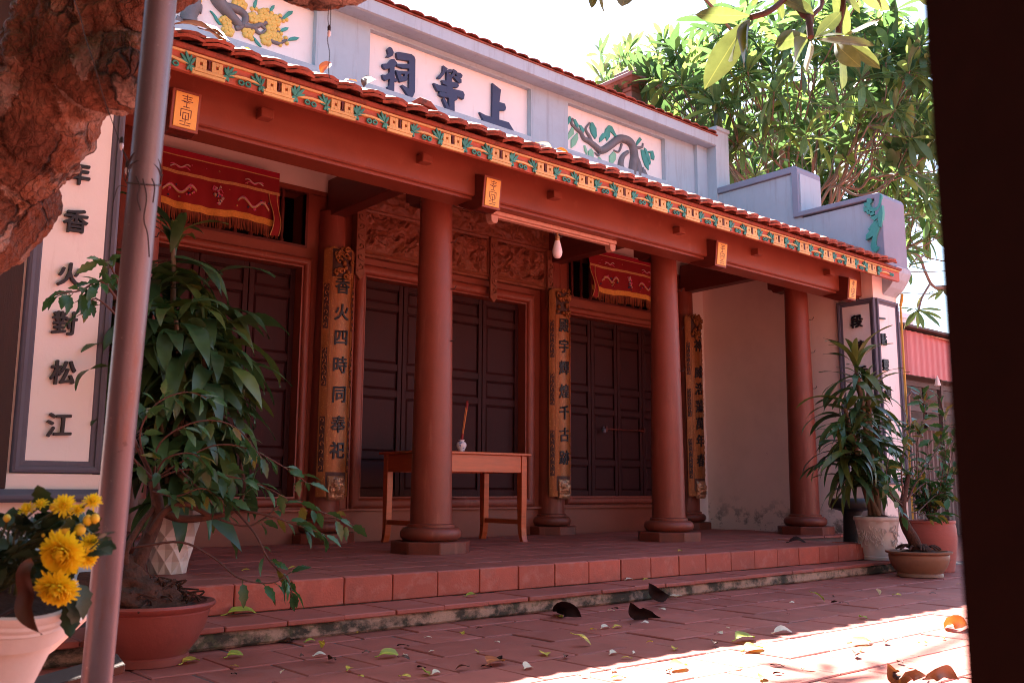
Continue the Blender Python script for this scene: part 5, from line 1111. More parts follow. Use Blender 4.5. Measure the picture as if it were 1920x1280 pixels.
# ---- chrysanthemums in a tilted white pot, bottom left
rim = atD(-22, 1098, 1.42); ax = (CU*math.cos(math.radians(19))+CR*math.sin(math.radians(19))-CF*.04).normalized(); hz = ax.cross(CF).normalized()*-1; hf = ax.cross(hz).normalized()
if hz.dot(CR) < 0: hz = -hz
FPc = rim-ax*.27
fl = thing('chrysanthemum_pot', FPc, 'tilted stained white pot of yellow chrysanthemums at the lower left', 'potted plant')
prf = [(.080, 0), (.084, .004), (.117, .222), (.1275, .226), (.129, .250), (.131, .252), (.1295, .256), (.1315, .262), (.130, .267), (.132, .274), (.131, .280), (.124, .281), (.114, .262)]
b = MB(); n = 64; V = []; F_ = []
for r_, z in prf:
    for k in range(n): a = 2*PI*k/n; V.append(FPc+hz*(r_*math.cos(a))+hf*(r_*math.sin(a))+ax*z)
for j in range(len(prf)-1):
    for k in range(n): F_.append((j*n+k, j*n+(k+1) % n, (j+1)*n+(k+1) % n, (j+1)*n+k))
F_.append(tuple(range(n))); b.add(V, F_); b.build('pot', mat['potwhite'], fl, FPc, smooth=30)
b = MB(); b.add([FPc+ax*.255+hz*(.112*math.cos(2*PI*k/24))+hf*(.112*math.sin(2*PI*k/24)) for k in range(24)], [tuple(range(24))]); b.build('soil', mat['soil'], fl)
b = MB(); b.tube([atD(-10, 1160, 1.285), atD(28, 1140, 1.285), atD(34, 1136, 1.29)], .0018, 6); b.build('pot_handle', mat['wire'], fl)
r5 = random.Random(5)
def mum(c, r_, d, dense=190, name='flower'):
    d = Vector(d).normalized(); R_ = aim(d); b = MB()
    for k in range(dense):
        f_ = k/dense; a = k*2.39996; el = math.radians(88-96*f_**.75+r5.uniform(-7, 7)); L = r_*(.55+.5*f_)*r5.uniform(.88, 1.1); wd = r_*.105
        base = R_ @ Vector((math.sin(el)*.12*r_, math.cos(el)*math.cos(a)*.16*r_, math.cos(el)*math.sin(a)*.16*r_))
        dl_ = R_ @ Vector((math.sin(el), math.cos(el)*math.cos(a), math.cos(el)*math.sin(a))); sd = dl_.cross(d); sd = sd.normalized() if sd.length > .05 else R_ @ Vector((0, 1, 0)); up_ = sd.cross(dl_).normalized()
        cu = .16*L; P = []
        for t, w_, z in ((0, .45, 0), (.45, .9, -.3), (.8, 1.0, .1), (1, .35, .9)):
            q = c+base+dl_*(L*t)+up_*(cu*z*(1 if f_ < .6 else -.3)); P += [q-sd*wd*w_+up_*wd*.35, q, q+sd*wd*w_+up_*wd*.35]
        b.add(P, [(i*3+j, i*3+j+1, i*3+j+4, i*3+j+3) for i in range(3) for j in (0, 1)])
    return b.build(name, mat['petal'], fl, c, smooth=70)
toward = lambda px, py, dd=1.36: atD(px, py, dd)
fls = [(117, 1036, .0295, (-.1, -.2), 210, 1.33), (108, 1100, .0275, (.1, -.7), 160, 1.32)]
for px, py, r_, (ex, ey), dn, dd in fls:
    c = toward(px, py, dd); mum(c, r_, -CF+CR*ex+CU*ey, dn)
    b = MB(); b.tube(crv([rim+hz*.02, c.lerp(rim, .5)+CU*.01, c]), .0025, 6); b.build('stem', mat['gstem'], fl, rim)
for px, py, r_, (ex, ey) in ((120, 948, .017, (.2, .6)), (173, 940, .013, (.5, 1.0)), (52, 957, .014, (-.4, 1.2)), (78, 945, .010, (.1, 1.4)), (167, 1016, .013, (.6, .4)), (163, 1046, .015, (.7, .1)), (146, 956, .010, (.3, .9))):
    c = toward(px, py, 1.38); mum(c, r_, -CF*.8+CR*ex+CU*ey, 60)
    b = MB(); b.tube(crv([rim+hz*r5.uniform(-.06, .08), c.lerp(rim, .5)+CU*.015, c]), .0018, 5); b.build('stem', mat['gstem'], fl, rim)
for px, py, r_ in ((150, 993, .0085), (119, 990, .009), (165, 975, .0075), (178, 972, .007), (13, 971, .0055), (100, 951, .006), (129, 972, .004), (81, 1003, .003), (166, 939, .004), (110, 1009, .004)):
    c = toward(px, py, 1.38); b = MB(); b.lathe([(r_*.25, -r_), (r_*.85, -.5*r_), (r_, .1*r_), (r_*.7, .8*r_), (r_*.15, 1.1*r_)], c, 12); b.build('bud', mat['bud'], fl, c, smooth=60)
    b = MB(); b.tube(crv([rim+hz*r5.uniform(-.06, .08), c.lerp(rim, .5)+CU*.015, c-CU*r_]), .0016, 5); b.build('stem', mat['gstem'], fl, rim)
cvar = [lobed(1, .55, 60+s).mesh('leaf', mat['cleaf'], smooth=80) for s in range(3)]
for k in range(230):
    px, py = r5.uniform(-70, 185), r5.uniform(975, 1100)
    if py > 1105-.1*px or (px > 140 and py > 1060): continue
    d = (CU*r5.uniform(.1, 1)+CR*r5.uniform(-1, 1)-CF*r5.uniform(-.5, 1)).normalized(); put(r5.choice(cvar), 'leaf', fl, atD(px, py, r5.uniform(1.36, 1.56)), aim(d, r5.uniform(-1, 1)), r5.uniform(.028, .050))
for px, py, d in ((84, 960, (.0, 1)), (138, 1110, (.3, -1)), (150, 1095, (.4, -1)), (132, 1130, (.1, -1))): put(cvar[0], 'leaf', fl, atD(px, py, 1.40), aim(CU*d[1]+CR*d[0]-CF*.3, .2), .05)
# dead leaf hanging on the pot rim
def sheet(pts_mid, w_, m, name, label, cat, thick=0, seed=0, grp=None, curl=.5):
    C_ = crv(pts_mid, 5); mm = len(C_); V = []; F_ = []; r = random.Random(seed)
    sdv = None
    for i in range(mm):
        t = i/(mm-1); d = (C_[min(i+1, mm-1)]-C_[max(i-1, 0)]).normalized(); s = d.cross(-CF).normalized(); nn = s.cross(d)
        ww = w_*(math.sin(PI*min(1, t*1.02)**.8)**.8 if 0 < t < 1 else .02)
        for k in (-1, -.5, 0, .5, 1): V.append(C_[i]+s*(ww*k)+nn*(abs(k)*ww*curl)+nn*.004*math.sin(t*9+k))
    for i in range(mm-1):
        for k in range(4): F_.append((i*5+k, i*5+k+1, i*5+k+6, i*5+k+5))
    return MB().add(V, F_).build(name, m, o=C_[0], smooth=80, label=label, cat=cat, group=grp)
sheet([atD(60,1048,1.315), atD(48,1075,1.30), atD(52,1110,1.295), atD(46,1140,1.285), atD(60,1165,1.28), atD(80,1189,1.275)], .013, mat['lbrown'], 'dead_leaf', 'long curled brown dead leaf hanging over the rim of the tilted white pot', 'leaf', curl=.45)
# stone blocks under and beside the tilted pot
p0 = FPc.copy(); b = MB(); b.box(p0.x-.30, p0.x+.10, p0.y-.25, p0.y+.22, 0, max(.05, p0.z-.085)); b.build('stone_block', mat['slab'], o=(p0.x, p0.y, 0), bevel=.012, label='low grey stone block under the tilted flower pot', cat='stone')
c = atD(70, 1262, 2.0); b = MB(); b.obox(Vector((c.x, c.y, .09)), Vector((.06, -.04, 0)), Vector((.03, .055, 0)), Vector((0, 0, .09))); b.build('stone_block', mat['slab'], o=(c.x, c.y, 0), bevel=.010, label='weathered stone block on the ground left of the steel pole foot', cat='stone')
c = atD(88, 1205, 1.85); b = MB(); b.obox(Vector((c.x, c.y, c.z)), CR*.045+CU*.042, (CF*.10), (CU*.9-CR).normalized()*.011); b.build('thin_slab', mat['potwhite'], o=c, bevel=.003, label='thin pale slab leaning against the stones beside the flower pot', cat='slab')
c = atD(120, 1215, 2.6); b = MB(); b.obox(Vector((c.x-.10, c.y, .13)), Vector((.24, -.05, .055)), Vector((.02, .09, 0)), Vector((0, 0, .012))); b.build('wooden_board', mat['planks'], o=c, bevel=.003, label='reddish board lying behind the leaning slab', cat='board')
# ================================================================== TREES
fl_var = [strap(1, w_, a0, a1, 7, .16, .004, .58, 80+s, tw) for s, (w_, a0, a1, tw) in enumerate(((.22, .35, -.25, .2), (.24, .6, -.1, -.2), (.21, .1, -.55, .3), (.23, -.2, -.8, -.3), (.20, .9, .3, .1)))]
fl_me = [b.mesh('leaf', mat['fleafa'], smooth=80) for b in fl_var]; fl_me2 = [b.mesh('leaf', mat['fleafb'], smooth=80) for b in fl_var]
def frangipani(base, trunk, crown_c, crown_r, ntips, label, seed, leaf=.45, nleaf=13, drop=None):
    r = random.Random(seed); t = thing('frangipani_tree', base, label, 'tree', 'frangipani trees behind the temple')
    b = MB(); C_ = crv(trunk, 5); b.tube(C_, [.15-.075*i/(len(C_)-1) for i in range(len(C_))], 12); b.build('trunk', mat['ftrunk'], t, smooth=60)
    top = Vector(trunk[-1]); tips = []; br = MB(); cc = Vector(crown_c); cr_ = Vector(crown_r)
    ends = []; ends2 = []
    for k in range(ntips):
        u = r.uniform(-.45, 1); a = r.random()*2*PI; q = math.sqrt(max(0, 1-u*u)); s = r.uniform(.72, 1.0)
        p = cc+Vector((cr_.x*q*math.cos(a)*s, cr_.y*q*math.sin(a)*s, cr_.z*u*s))
        d_ = p-CO; f_ = d_.dot(CF)
        if (drop and drop(p)) or 960+FPX*d_.dot(CR)/f_ < 1128 or 640-FPX*d_.dot(CU)/f_ < 105-(960+FPX*d_.dot(CR)/f_-1110)*.32: continue
        ends.append(p)
    # limbs: repeatedly bundle the tips towards the trunk
    level = [(p, .0085) for p in ends]; step = 0
    while len(level) > 1 and step < 7:
        step += 1; nxt = []; pool = sorted(level, key=lambda e: (round(math.atan2(e[0].y-top.y, e[0].x-top.x)*(6 if step < 3 else 3)), e[0].z)); i = 0
        while i < len(pool):
            n = r.choice((2, 2, 3)) if step < 6 else 4; gsel = pool[i:i+n]; i += n
            m = sum((e[0] for e in gsel), Vector())/len(gsel); f_ = (.22, .26, .32, .40, .55, .7, 1.0)[step-1]
            par = m.lerp(top, f_)+Vector((r.uniform(-.06, .06), r.uniform(-.06, .06), -.05-r.uniform(0, .10)))
            rr = (sum(e[1]**2.2 for e in gsel))**(1/2.2)*.93
            for e in gsel:
                mid = e[0].lerp(par, .5)+Vector((r.uniform(-.07, .07), r.uniform(-.07, .07), -.08)); br.tube(crv([par, mid, e[0]], 4), [min(.06, rr*.8)]*3+[e[1]]*6, 6)
            nxt.append((par, min(.06, rr)))
            if step in (1, 2) and r.random() < (.3 if step == 1 else .3): ends2.append(par)
        level = nxt
    for e in level: br.tube(crv([top-Vector((0, 0, .2)), top.lerp(e[0], .5), e[0]], 4), [.06]*4+[min(.05, e[1])]*5, 7)
    br.build('branches', mat['ftrunk'], t, smooth=60)
    LV = []
    for p in ends+ends2:
        out = (p-cc); out.z = abs(out.z)*.6+.5; out.normalize()
        sz = leaf*r.uniform(.8, 1.15); n = nleaf+r.randint(-4, 2)
        for i in range(n):
            f_ = i/n; a = i*2.4+r.uniform(-.3, .3); el = .95-1.25*f_+r.uniform(-.15, .15)
            R0 = aim(out); d = R0 @ Vector((math.sin(el), math.cos(el)*math.cos(a), math.cos(el)*math.sin(a)))
            d.z -= .12
            LV.append((p-out*.08*f_, aim(d, r.uniform(-.5, .5)), sz*r.uniform(.75, 1.1), r.randrange(5), r.random() < .30))
    LV.sort(key=lambda e: (e[0]-CO).length-(2.0 if in_view(*e[0]) else 0))
    A_, B_ = MB(), MB()
    for i, (p, R0, s, k, y) in enumerate(LV):
        if i < 290: put((fl_me2 if y else fl_me)[k], 'leaf', t, p, R0, s)
        else: (B_ if y else A_).add([R0 @ (Vector(v)*s)+p for v in fl_var[k].v], fl_var[k].f)
    A_.build('leaves', mat['fleafa'], t, smooth=80, kind='stuff'); B_.build('leaves', mat['fleafb'], t, smooth=80, kind='stuff')
    return t
frangipani((11.3, 7.1, 0), [(11.3, 7.1, 0), (11.35, 7.1, 1.6), (11.2, 7.0, 3.0), (11.25, 7.05, 4.2)], (11.6, 7.3, 5.7), (2.6, 2.4, 2.05), 270, 'dense frangipani tree with a tangle of branches behind the stepped gable', 3, drop=lambda p: p.x < 9.75 and p.z < 4.6)
frangipani((12.8, 13.4, 0), [(12.8, 13.4, 0), (12.9, 13.4, 3), (12.8, 13.4, 5.8)], (12.1, 13.2, 8.3), (2.8, 2.0, 2.4), 240, 'lighter frangipani tree rising beyond the stone finial and roof ridge', 12, leaf=.46)
frangipani((14.8, 8.2, 0), [(14.8, 8.2, 0), (14.7, 8.2, 2), (14.8, 8.1, 3.6)], (14.6, 8.0, 5.6), (1.8, 1.8, 2.2), 170, 'frangipani tree farthest right, half hidden by the timber post', 21)
# outlying sprigs of that tree, whose leaf shadows fall on the sunlit paving
sp0 = atZ(1545, 1268, 0)+SUN_V/SUN_V.y*4.3; sp1 = atZ(1640, 1262, 0)+SUN_V/SUN_V.y*4.45
FT = bpy.data.objects['frangipani_tree']; b = MB(); b.tube(crv([(11.2, 7.0, 4.0), (10.6, 6.9, 5.6), (9.3, 6.7, 6.5), sp1, sp0]), [.05]*6+[.02]*19, 7); b.build('outer_limb', mat['ftrunk'], FT, smooth=60)
for c_, n_ in ((sp0, 4), (sp1, 3)):
    for i in range(n_):
        a = i*2.4+.5; d = Vector((math.cos(a), math.sin(a), .05*(i % 3)-.1)); put(fl_me[i % 5], 'leaf', FT, c_, aim(d, .2), .30)
# a low drooping frangipani limb by the right pillar
lt = thing('frangipani_sapling', (12.4, 5.3, 0), 'leggy frangipani sapling with sparse leaf whorls above the red awning', 'tree')
def tipw(px, py, y): p = atY(px, py, y); return Vector((p.x, y, p.z))
b = MB(); P0 = [Vector((13.4, 5.6, 0)), Vector((13.5, 5.6, 1.5)), Vector((13.6, 5.5, 3.0)), tipw(1790, 545, 5.3), tipw(1752, 538, 5.3), tipw(1735, 510, 5.3), tipw(1722, 480, 5.3), tipw(1690, 470, 5.3)]
b.tube(crv(P0, 5), [.05]*15+[.03]*10+[.018]*20, 8)
b.tube(crv([tipw(1745, 530, 5.3), tipw(1728, 560, 5.3), tipw(1722, 585, 5.3)]), .014, 7); b.tube(crv([tipw(1722, 480, 5.3), tipw(1705, 500, 5.3)]), .012, 6); b.build('trunk', mat['ftrunk'], lt, smooth=60)
rr_ = random.Random(4)
for c, n in ((tipw(1720, 582, 5.3), 11), (tipw(1700, 500, 5.3), 8), (tipw(1690, 470, 5.3), 8), (tipw(1770, 545, 5.3), 7)):
    for i in range(n):
        a = i*2.4; el = rr_.uniform(-.5, .5); d = Vector((math.cos(el)*math.cos(a), math.cos(el)*math.sin(a), math.sin(el)-.2)); put((fl_me if rr_.random() < .6 else fl_me2)[rr_.randrange(5)], 'leaf', lt, c, aim(d, rr_.uniform(-.6, .6)), rr_.uniform(.24, .36))

# ---- old leaning tree at the left, with the leafy limb that reaches across above the frame
ot = thing('old_tree', (-.55, 1.75, 0), 'old leaning tree with thick flaking red brown bark at the upper left', 'tree')
skel = [
 ([(-.62, 1.72, -.05), (-.50, 1.80, .5), (-.18, 1.98, .95), atD(-90, 400, 2.05), atD(15, 300, 2.05), atD(85, 180, 2.02), atD(140, 70, 2.0), atD(195, -40, 2.0), atD(250, -160, 2.0)], [.26, .24, .20, .150, .124, .120, .125, .115, .10]),
 ([atD(120, 150, 2.0), atD(190, 140, 1.95), atD(240, 128, 1.92), atD(262, 135, 1.90)], [.10, .072, .060, .045]),
 ([atD(225, 165, 1.9), atD(245, 135, 1.84), atD(252, 128, 1.82)], [.045, .036, .028]),
 ([atD(130, 60, 2.0), atD(200, 40, 1.97), atD(240, -10, 1.95), atD(320, -70, 1.97)], [.10, .072, .075, .09]),
 ([atD(200, -40, 2.0), atD(340, -85, 2.0), atD(500, -95, 2.0), atD(625, -47, 2.02), atD(675, -50, 2.02), atD(780, -120, 2.1), atD(900, -260, 2.3)], [.11, .095, .075, .072, .066, .05, .045]),
]
b = MB()
for P3, R3 in skel:
    C_ = crv(P3, 5); m = len(C_); k = len(R3); b.tube(C_, [R3[min(k-1, int(i/(m-1)*(k-1)))]*(1-((i/(m-1)*(k-1)) % 1))+R3[min(k-1, int(i/(m-1)*(k-1))+1)]*((i/(m-1)*(k-1)) % 1) for i in range(m)], 20)
tmp = b.mesh('trunk', mat['bark'], org(ot)); tob = bpy.data.objects.new('tmp', tmp); COL.objects.link(tob)
md = tob.modifiers.new('r', 'REMESH'); md.mode = 'VOXEL'; md.voxel_size = .0085
bpy.context.view_layer.update(); me = bpy.data.meshes.new_from_object(tob.evaluated_get(bpy.context.evaluated_depsgraph_get())); bpy.data.objects.remove(tob)
me.name = 'trunk'
if not me.materials: me.materials.append(mat['bark'])
import numpy as np
nv = len(me.vertices); co = np.empty(nv*3, 'f'); me.vertices.foreach_get('co', co); co = co.reshape(-1, 3); no = np.empty(nv*3, 'f'); me.vertices.foreach_get('normal', no); no = no.reshape(-1, 3)
o_ = org(ot)
for i in range(nv):
    p = Vector(co[i])+o_
    if p.z < .7: d = .02*noise.noise(p*6)
    else:
        q = p+noise.noise_vector(p*6)*.045+noise.noise_vector(p*19)*.014
        dist = noise.voronoi(Vector((q.x*9, q.y*9, q.z*4.8)))[0]; crack = dist[1]-dist[0]; mk_ = max(0, min(1, .55-2.2*noise.noise(p*5.5)))
        d2 = noise.voronoi(q*34)[0]; c2 = d2[1]-d2[0]
        pl = noise.cell(q*13)*.0 + noise.noise(q*11)*.007
        fl_ = noise.noise(q*10.5)*3.2+noise.noise(q*23)*.9
        d = .026*noise.noise(p*4.2)+pl+.0034*(math.floor(fl_)+min(1, (fl_-math.floor(fl_))*6))-.014*mk_*math.exp(-(crack/.09)**2)-.003*math.exp(-(c2/.14)**2)+.006*noise.noise(p*42)+.0045*noise.noise(p*95)
    co[i] += no[i]*d
me.vertices.foreach_set('co', co.reshape(-1)); me.polygons.foreach_set('use_smooth', [True]*len(me.polygons)); me.update()
put(me, 'trunk', ot, org(ot))
# limbs above the frame carrying the crown and the low leafy twigs at the upper right
lim = MB(); e0 = atD(900, -260, 2.3); top0 = atD(250, -160, 2.0)
n0, n1, n2 = atD(1480, -10, 2.7), atD(1525, 45, 2.62), atD(1520, 70, 2.6)
lim.tube(crv([e0, e0+Vector((.25, -.1, .35)), atD(1350, -330, 2.7), atD(1470, -150, 2.72), n0]), [.04]*10+[.014]*11, 9)
lim.tube(crv([n0, atD(1505, 25, 2.65), atD(1515, 32, 2.63), n2]), [.011]*10+[.009]*6, 8)
lim.tube(crv([n0, atD(1445, 20, 2.62), atD(1408, 33, 2.6)]), .0085, 8)
lim.tube(crv([atD(1514, 36, 2.63), atD(1530, 22, 2.66), atD(1540, 5, 2.7), atD(1545, -60, 2.75)]), .008, 8)
lim.tube(crv([atD(1560, -120, 2.8), atD(1580, -10, 2.75), atD(1573, 45, 2.74), atD(1572, 78, 2.74)]), [.012]*6+[.009]*20, 8)
lim.tube(crv([atD(1470, -150, 2.72), atD(1560, -200, 2.8), atD(1560, -120, 2.8)]), .013, 8)
S0 = atZ(1550, 1262, 0); kt = 1.95
lim.tube(crv([top0, top0+Vector((.25, .25, .6)), top0+Vector((.35, .7, 1.1))]), [.10]*6+[.06]*7, 10); lim.tube(crv([top0, top0+Vector((-.2, .35, .7)), top0+Vector((-.7, .8, 1.2))]), [.09]*6+[.05]*7, 10); lim.tube(crv([e0, e0+Vector((-.05, .3, .55)), e0+Vector((-.2, .8, .95))]), .04, 8)
lim.build('limbs', mat['twig'], ot, smooth=60)
nl_var = [strap(1, w_, a0, a1, 9, .14, .006, .55, 120+s, tw).mesh('leaf', mat['nleaf'], smooth=80) for s, (w_, a0, a1, tw) in enumerate(((.30, 0, -.25, .1), (.32, 0, -.45, -.2), (.28, 0, .15, .2)))]
def nleaf(p0, p1, dd0, dd1, roll, k=0):
    a = atD(p0[0], p0[1], dd0); c = atD(p1[0], p1[1], dd1); d = c-a; put(nl_var[k], 'leaf', ot, a, aim(d, roll), d.length)
for (p0, p1, d0, d1, rl, k) in (((1405, 30), (1308, 28), 2.6, 2.55, 1.1, 2), ((1402, 38), (1325, 150), 2.6, 2.5, -1.0, 0), ((1404, 40), (1330, 105), 2.58, 2.45, .9, 1), ((1406, 40), (1352, 138), 2.57, 2.45, 1.4, 1), ((1408, 40), (1385, 95), 2.6, 2.5, 1.2, 0),
    ((1512, 68), (1436, 80), 2.6, 2.5, 1.0, 0), ((1514, 74), (1443, 125), 2.6, 2.45, 1.3, 1), ((1520, 78), (1522, 138), 2.6, 2.5, .8, 2), ((1526, 74), (1552, 50), 2.6, 2.55, .6, 0), ((1528, 72), (1575, 30), 2.62, 2.7, .9, 2), ((1530, 75), (1640, 70), 2.6, 2.5, .8, 0), ((1528, 72), (1600, 48), 2.6, 2.7, .4, 0),
    ((1565, 80), (1592, 112), 2.74, 2.6, 1.0, 1), ((1572, 84), (1595, 160), 2.74, 2.65, -.8, 0), ((1580, 78), (1652, 118), 2.74, 2.65, .9, 0), ((1575, 70), (1655, 42), 2.74, 2.7, .7, 2), ((1570, 76), (1560, 118), 2.74, 2.7, 1.2, 1), ((1578, 76), (1625, 100), 2.74, 2.8, -1.0, 1),
    ((1455, -8), (1525, 15), 2.7, 2.6, .9, 0), ((1450, -20), (1475, 25), 2.7, 2.65, .4, 1), ((1560, -30), (1620, 15), 2.75, 2.7, .7, 0), ((1600, -25), (1672, 22), 2.75, 2.8, -.8, 2), ((1560, -20), (1600, 60), 2.75, 2.7, 1.0, 1), ((1620, -30), (1662, 5), 2.8, 2.8, 1.0, 1), ((1470, -30), (1400, -5), 2.7, 2.7, .8, 0), ((1435, -20), (1400, 12), 2.7, 2.7, .8, 1),
    ((1130, -60), (1095, 20), 2.7, 2.65, 1.2, 0), ((1128, -60), (1118, 22), 2.7, 2.65, .8, 0), ((1180, -70), (1172, 38), 2.7, 2.65, 1.0, 1), ((1725, -70), (1740, 25), 2.5, 2.45, 1.0, 0)): nleaf(p0, p1, d0, d1, rl, k)
rc_ = random.Random(14); cl = MB(); src = strap(1, .42, 0, -.4, 4, .15, 0, .5, 7)
def above(p):   # the crown stays over the top edge of the picture, as the real one must
    d = p-CO; f_ = d.dot(CF); return f_ < .2 or 640-FPX*d.dot(CU)/f_ < -25 or abs(d.dot(CR)/f_) > .62
for cc, rad, n in ((Vector((.3, 3.2, 3.8)), Vector((1.5, .9, .45)), 900), (Vector((2.3, 3.6, 3.9)), Vector((1.1, .8, .4)), 700), (Vector((-.9, 2.3, 3.4)), Vector((1.1, 1.2, .6)), 650), (Vector((-3.0, -.2, 4.1)), Vector((3.2, 3.4, .7)), 2600)):  # last and widest cluster is added to shut out light from the left
    k = 0
    while k < n:
        v = Vector((rc_.gauss(0, .5), rc_.gauss(0, .5), rc_.gauss(0, .5))); k += 1
        if v.length > 1.15: continue
        p = cc+Vector((v.x*rad.x, v.y*rad.y, v.z*rad.z))
        if not above(p): continue
        R0 = Euler((rc_.uniform(-.6, .6), rc_.uniform(-.6, .6), rc_.uniform(0, 6.28))).to_matrix(); s = rc_.uniform(.2, .34)
        cl.add([R0 @ (Vector(q)*s)+p for q in src.v], src.f)
cl.build('crown', mat['nleaf'], ot, smooth=80, kind='stuff')
# unseen trees added above and behind the viewpoint to cut bounce and sky light
for (bx_, by_, boxes, lb) in ((-3.5, -4.0, ((-3, -3, 3.6, 3.6, 1500), (.5, -2.0, 3.0, 3.0, 1500), (-3.5, 1.4, 2.6, 1.8, 800)), 'unseen tree added behind the viewpoint at the left to cut bounce light'), (6.8, -5.2, ((2.4, -4.2, 3.0, 2.6, 1500),), 'unseen tree added behind the viewpoint at the right to cut bounce light')):
    st = thing('added_shade_tree', (bx_, by_, 0), lb, 'tree'); tb_ = MB(); tb_.tube(crv([(bx_, by_, 0), (bx_+.1, by_, 1.8), (bx_, by_+.2, 3.6), (bx_+.2, by_+.3, 5.2)]), [.24]*8+[.16]*11, 12)
    for cx_, cy2, rx_, ry_, n in boxes: tb_.tube(crv([(bx_, by_+.2, 3.4), ((bx_+cx_)/2, (by_+cy2)/2, 4.7), (cx_, cy2, 5.5)]), [.12]*6+[.05]*7, 8)
    tb_.build('trunk', mat['ftrunk'], st, smooth=60); cr2 = MB()
    for cx_, cy2, rx_, ry_, n in boxes:
        for k in range(n):
            a_ = rc_.random()*6.283; q_ = math.sqrt(rc_.random()); p = Vector((cx_+rx_*q_*math.cos(a_), cy2+ry_*q_*math.sin(a_), 5.6+rc_.gauss(0, .3)))
            if not above(p): continue
            R0 = Euler((rc_.uniform(-.6, .6), rc_.uniform(-.6, .6), rc_.uniform(0, 6.28))).to_matrix(); s_ = rc_.uniform(.26, .42); cr2.add([R0 @ (Vector(q)*s_)+p for q in src.v], src.f)
    cr2.build('crown', mat['fleafa'], st, smooth=80, kind='stuff')
# unseen hall added behind the camera to block low sky and bounce light
oh = thing('added_hall', (2, -8.5, 0), 'unseen long hall added behind the viewpoint to block low sky and bounce light', 'hall')
b = MB(); b.box(-14, 16, -9.4, -9.0, 0, 3.6); b.build('hall_front', mat['ochrewall'], oh)  # pale front added to throw warm bounce light into the porch
b = MB(); b.prism([(-14.5, -8.2, 3.5), (-14.5, -11.5, 5.4), (-14.5, -11.5, 5.5), (-14.5, -8.2, 3.62)], (31, 0, 0)); b.build('hall_roof', mat['rtile'], oh)
for x in range(-13, 17, 3):
    b = MB(); b.lathe([(.14, 0), (.12, 3.5)], (x, -8.6, 0), 16); b.build('hall_column', mat['redcol'], oh, smooth=40)
sw = MB(); sw.box(-1.9, -1.7, -4.5, 4.75, 0, 4.3); sw.build('added_side_wall', mat['planks'], o=(-1.8, 0, 0), label='unseen dark wall added at the left to keep side light off the porch', cat='wall')  # unseen wall added to block light from the left

# ================================================================== BEYOND THE RIGHT PILLAR
sh = thing('lean_to_shed', (12.6, 6.3, 0), 'lean-to shed with a red corrugated awning beyond the right pillar', 'shed')
YA = 6.0; x0_ = atY(1699, 620, YA).x; x1_ = 17.5; zt0, zb0 = 2.80, 2.20
def corr(pa, pb, za, zb, za2, zb2, n, amp, nrm):
    b = MB(); pa, pb, nrm = Vector(pa), Vector(pb), Vector(nrm); V = []
    for i in range(n+1):
        u = i/n; q = pa.lerp(pb, u)+nrm*(amp*(1 if (i//2) % 2 else -1)); V += [q+Vector((0, 0, za+(za2-za)*u)), q+Vector((0, 0, zb+(zb2-zb)*u))]
    return b.add(V, [(2*i, 2*i+2, 2*i+3, 2*i+1) for i in range(n)])
corr((x0_, YA, 0), (x1_, YA, 0), zb0, zt0, zb0, zt0, 132, .008, (0, -1, 0)).build('awning_sheet', mat['awning'], sh)
corr((x0_-.22, YA+1.2, 0), (x0_, YA, 0), zb0+.05, zt0+.1, zb0, zt0, 40, .006, (-1, 0, 0)).build('awning_side', mat['awning'], sh)
b = MB(); b.prism([(x0_-.30, YA-.12, zt0+.02), (x1_, YA-.12, zt0+.02), (x1_, YA+3, zt0+.35), (x0_-.30, YA+3, zt0+.35)], (0, 0, .03)); b.build('shed_roof', mat['rust'], sh)
b = MB(); b.prism([(x0_+.5, YA-.06, zt0-.02), (x1_, YA-.06, zt0-.02), (x1_, YA-.06, zt0-.16)], (0, .03, 0)); b.build('awning_trim', mat['ply'], sh)
for x in (x0_+.05, x0_+1.2, x0_+2.3):
    for y in (YA+.15, YA+.9):
        b = MB(); b.box(x-.03, x+.03, y-.03, y+.03, 0, 2.8); b.build('shed_post', mat['rust'], sh)
for z, y in ((2.12, YA+.15), (1.98, YA+.6), (1.78, YA+.15), (1.68, YA+.6), (2.3, YA+.6)):
    b = MB(); b.box(x0_-.6, x1_, y-.02, y+.02, z-.035, z+.035); b.build('shed_rail', mat['rust'], sh)
corr((x0_-1.2, YA+.75, 0), (19, YA+.75, 0), 0, 1.58, 0, 1.58, 230, .012, (0, -1, 0)).build('corrugated_fence', mat['cgrey'], sh)
b = MB(); b.box(x0_-1.2, 20, YA+1.5, YA+1.55, 0, 2.95); b.build('shed_back', mat['rust'], sh)
b = MB(); z0 = atY(1690, 603, 16)
b.box(z0.x-.4, z0.x+.9, 16, 19, 0, z0.z+.15); b.box(z0.x-.5, z0.x+1.0, 15.9, 19.1, z0.z+.15, z0.z+.32); wb = b.build('far_building', mat['grey'], o=(z0.x, 17, 0), label='pale grey flat roofed building glimpsed above the red awning', cat='building')
b = MB(); b.tube(crv([atY(1655, 505, 5.2), atY(1740, 510, 8), atY(1810, 505, 11)]), .012, 5); b.tube(crv([atY(1680, 548, 6), atY(1745, 551, 8), atY(1810, 548, 10)]), .008, 5); b.build('cable', mat['wire'], o=atY(1655, 505, 5.2), label='black overhead cables running right from the gable above the awning', cat='cable')
b = MB(); pz = atY(1758, 716, 5.95); b.lathe([(.006, .09), (.012, .07), (.030, .02), (.046, -.05), (.03, -.045)], pz, 7, rfun=lambda a, z: 1+.35*math.cos(2*a)); b.build('cloth_bag', mat['potwhite'], o=pz, smooth=60, label='small pale cloth bag hanging under the red awning', cat='bag')
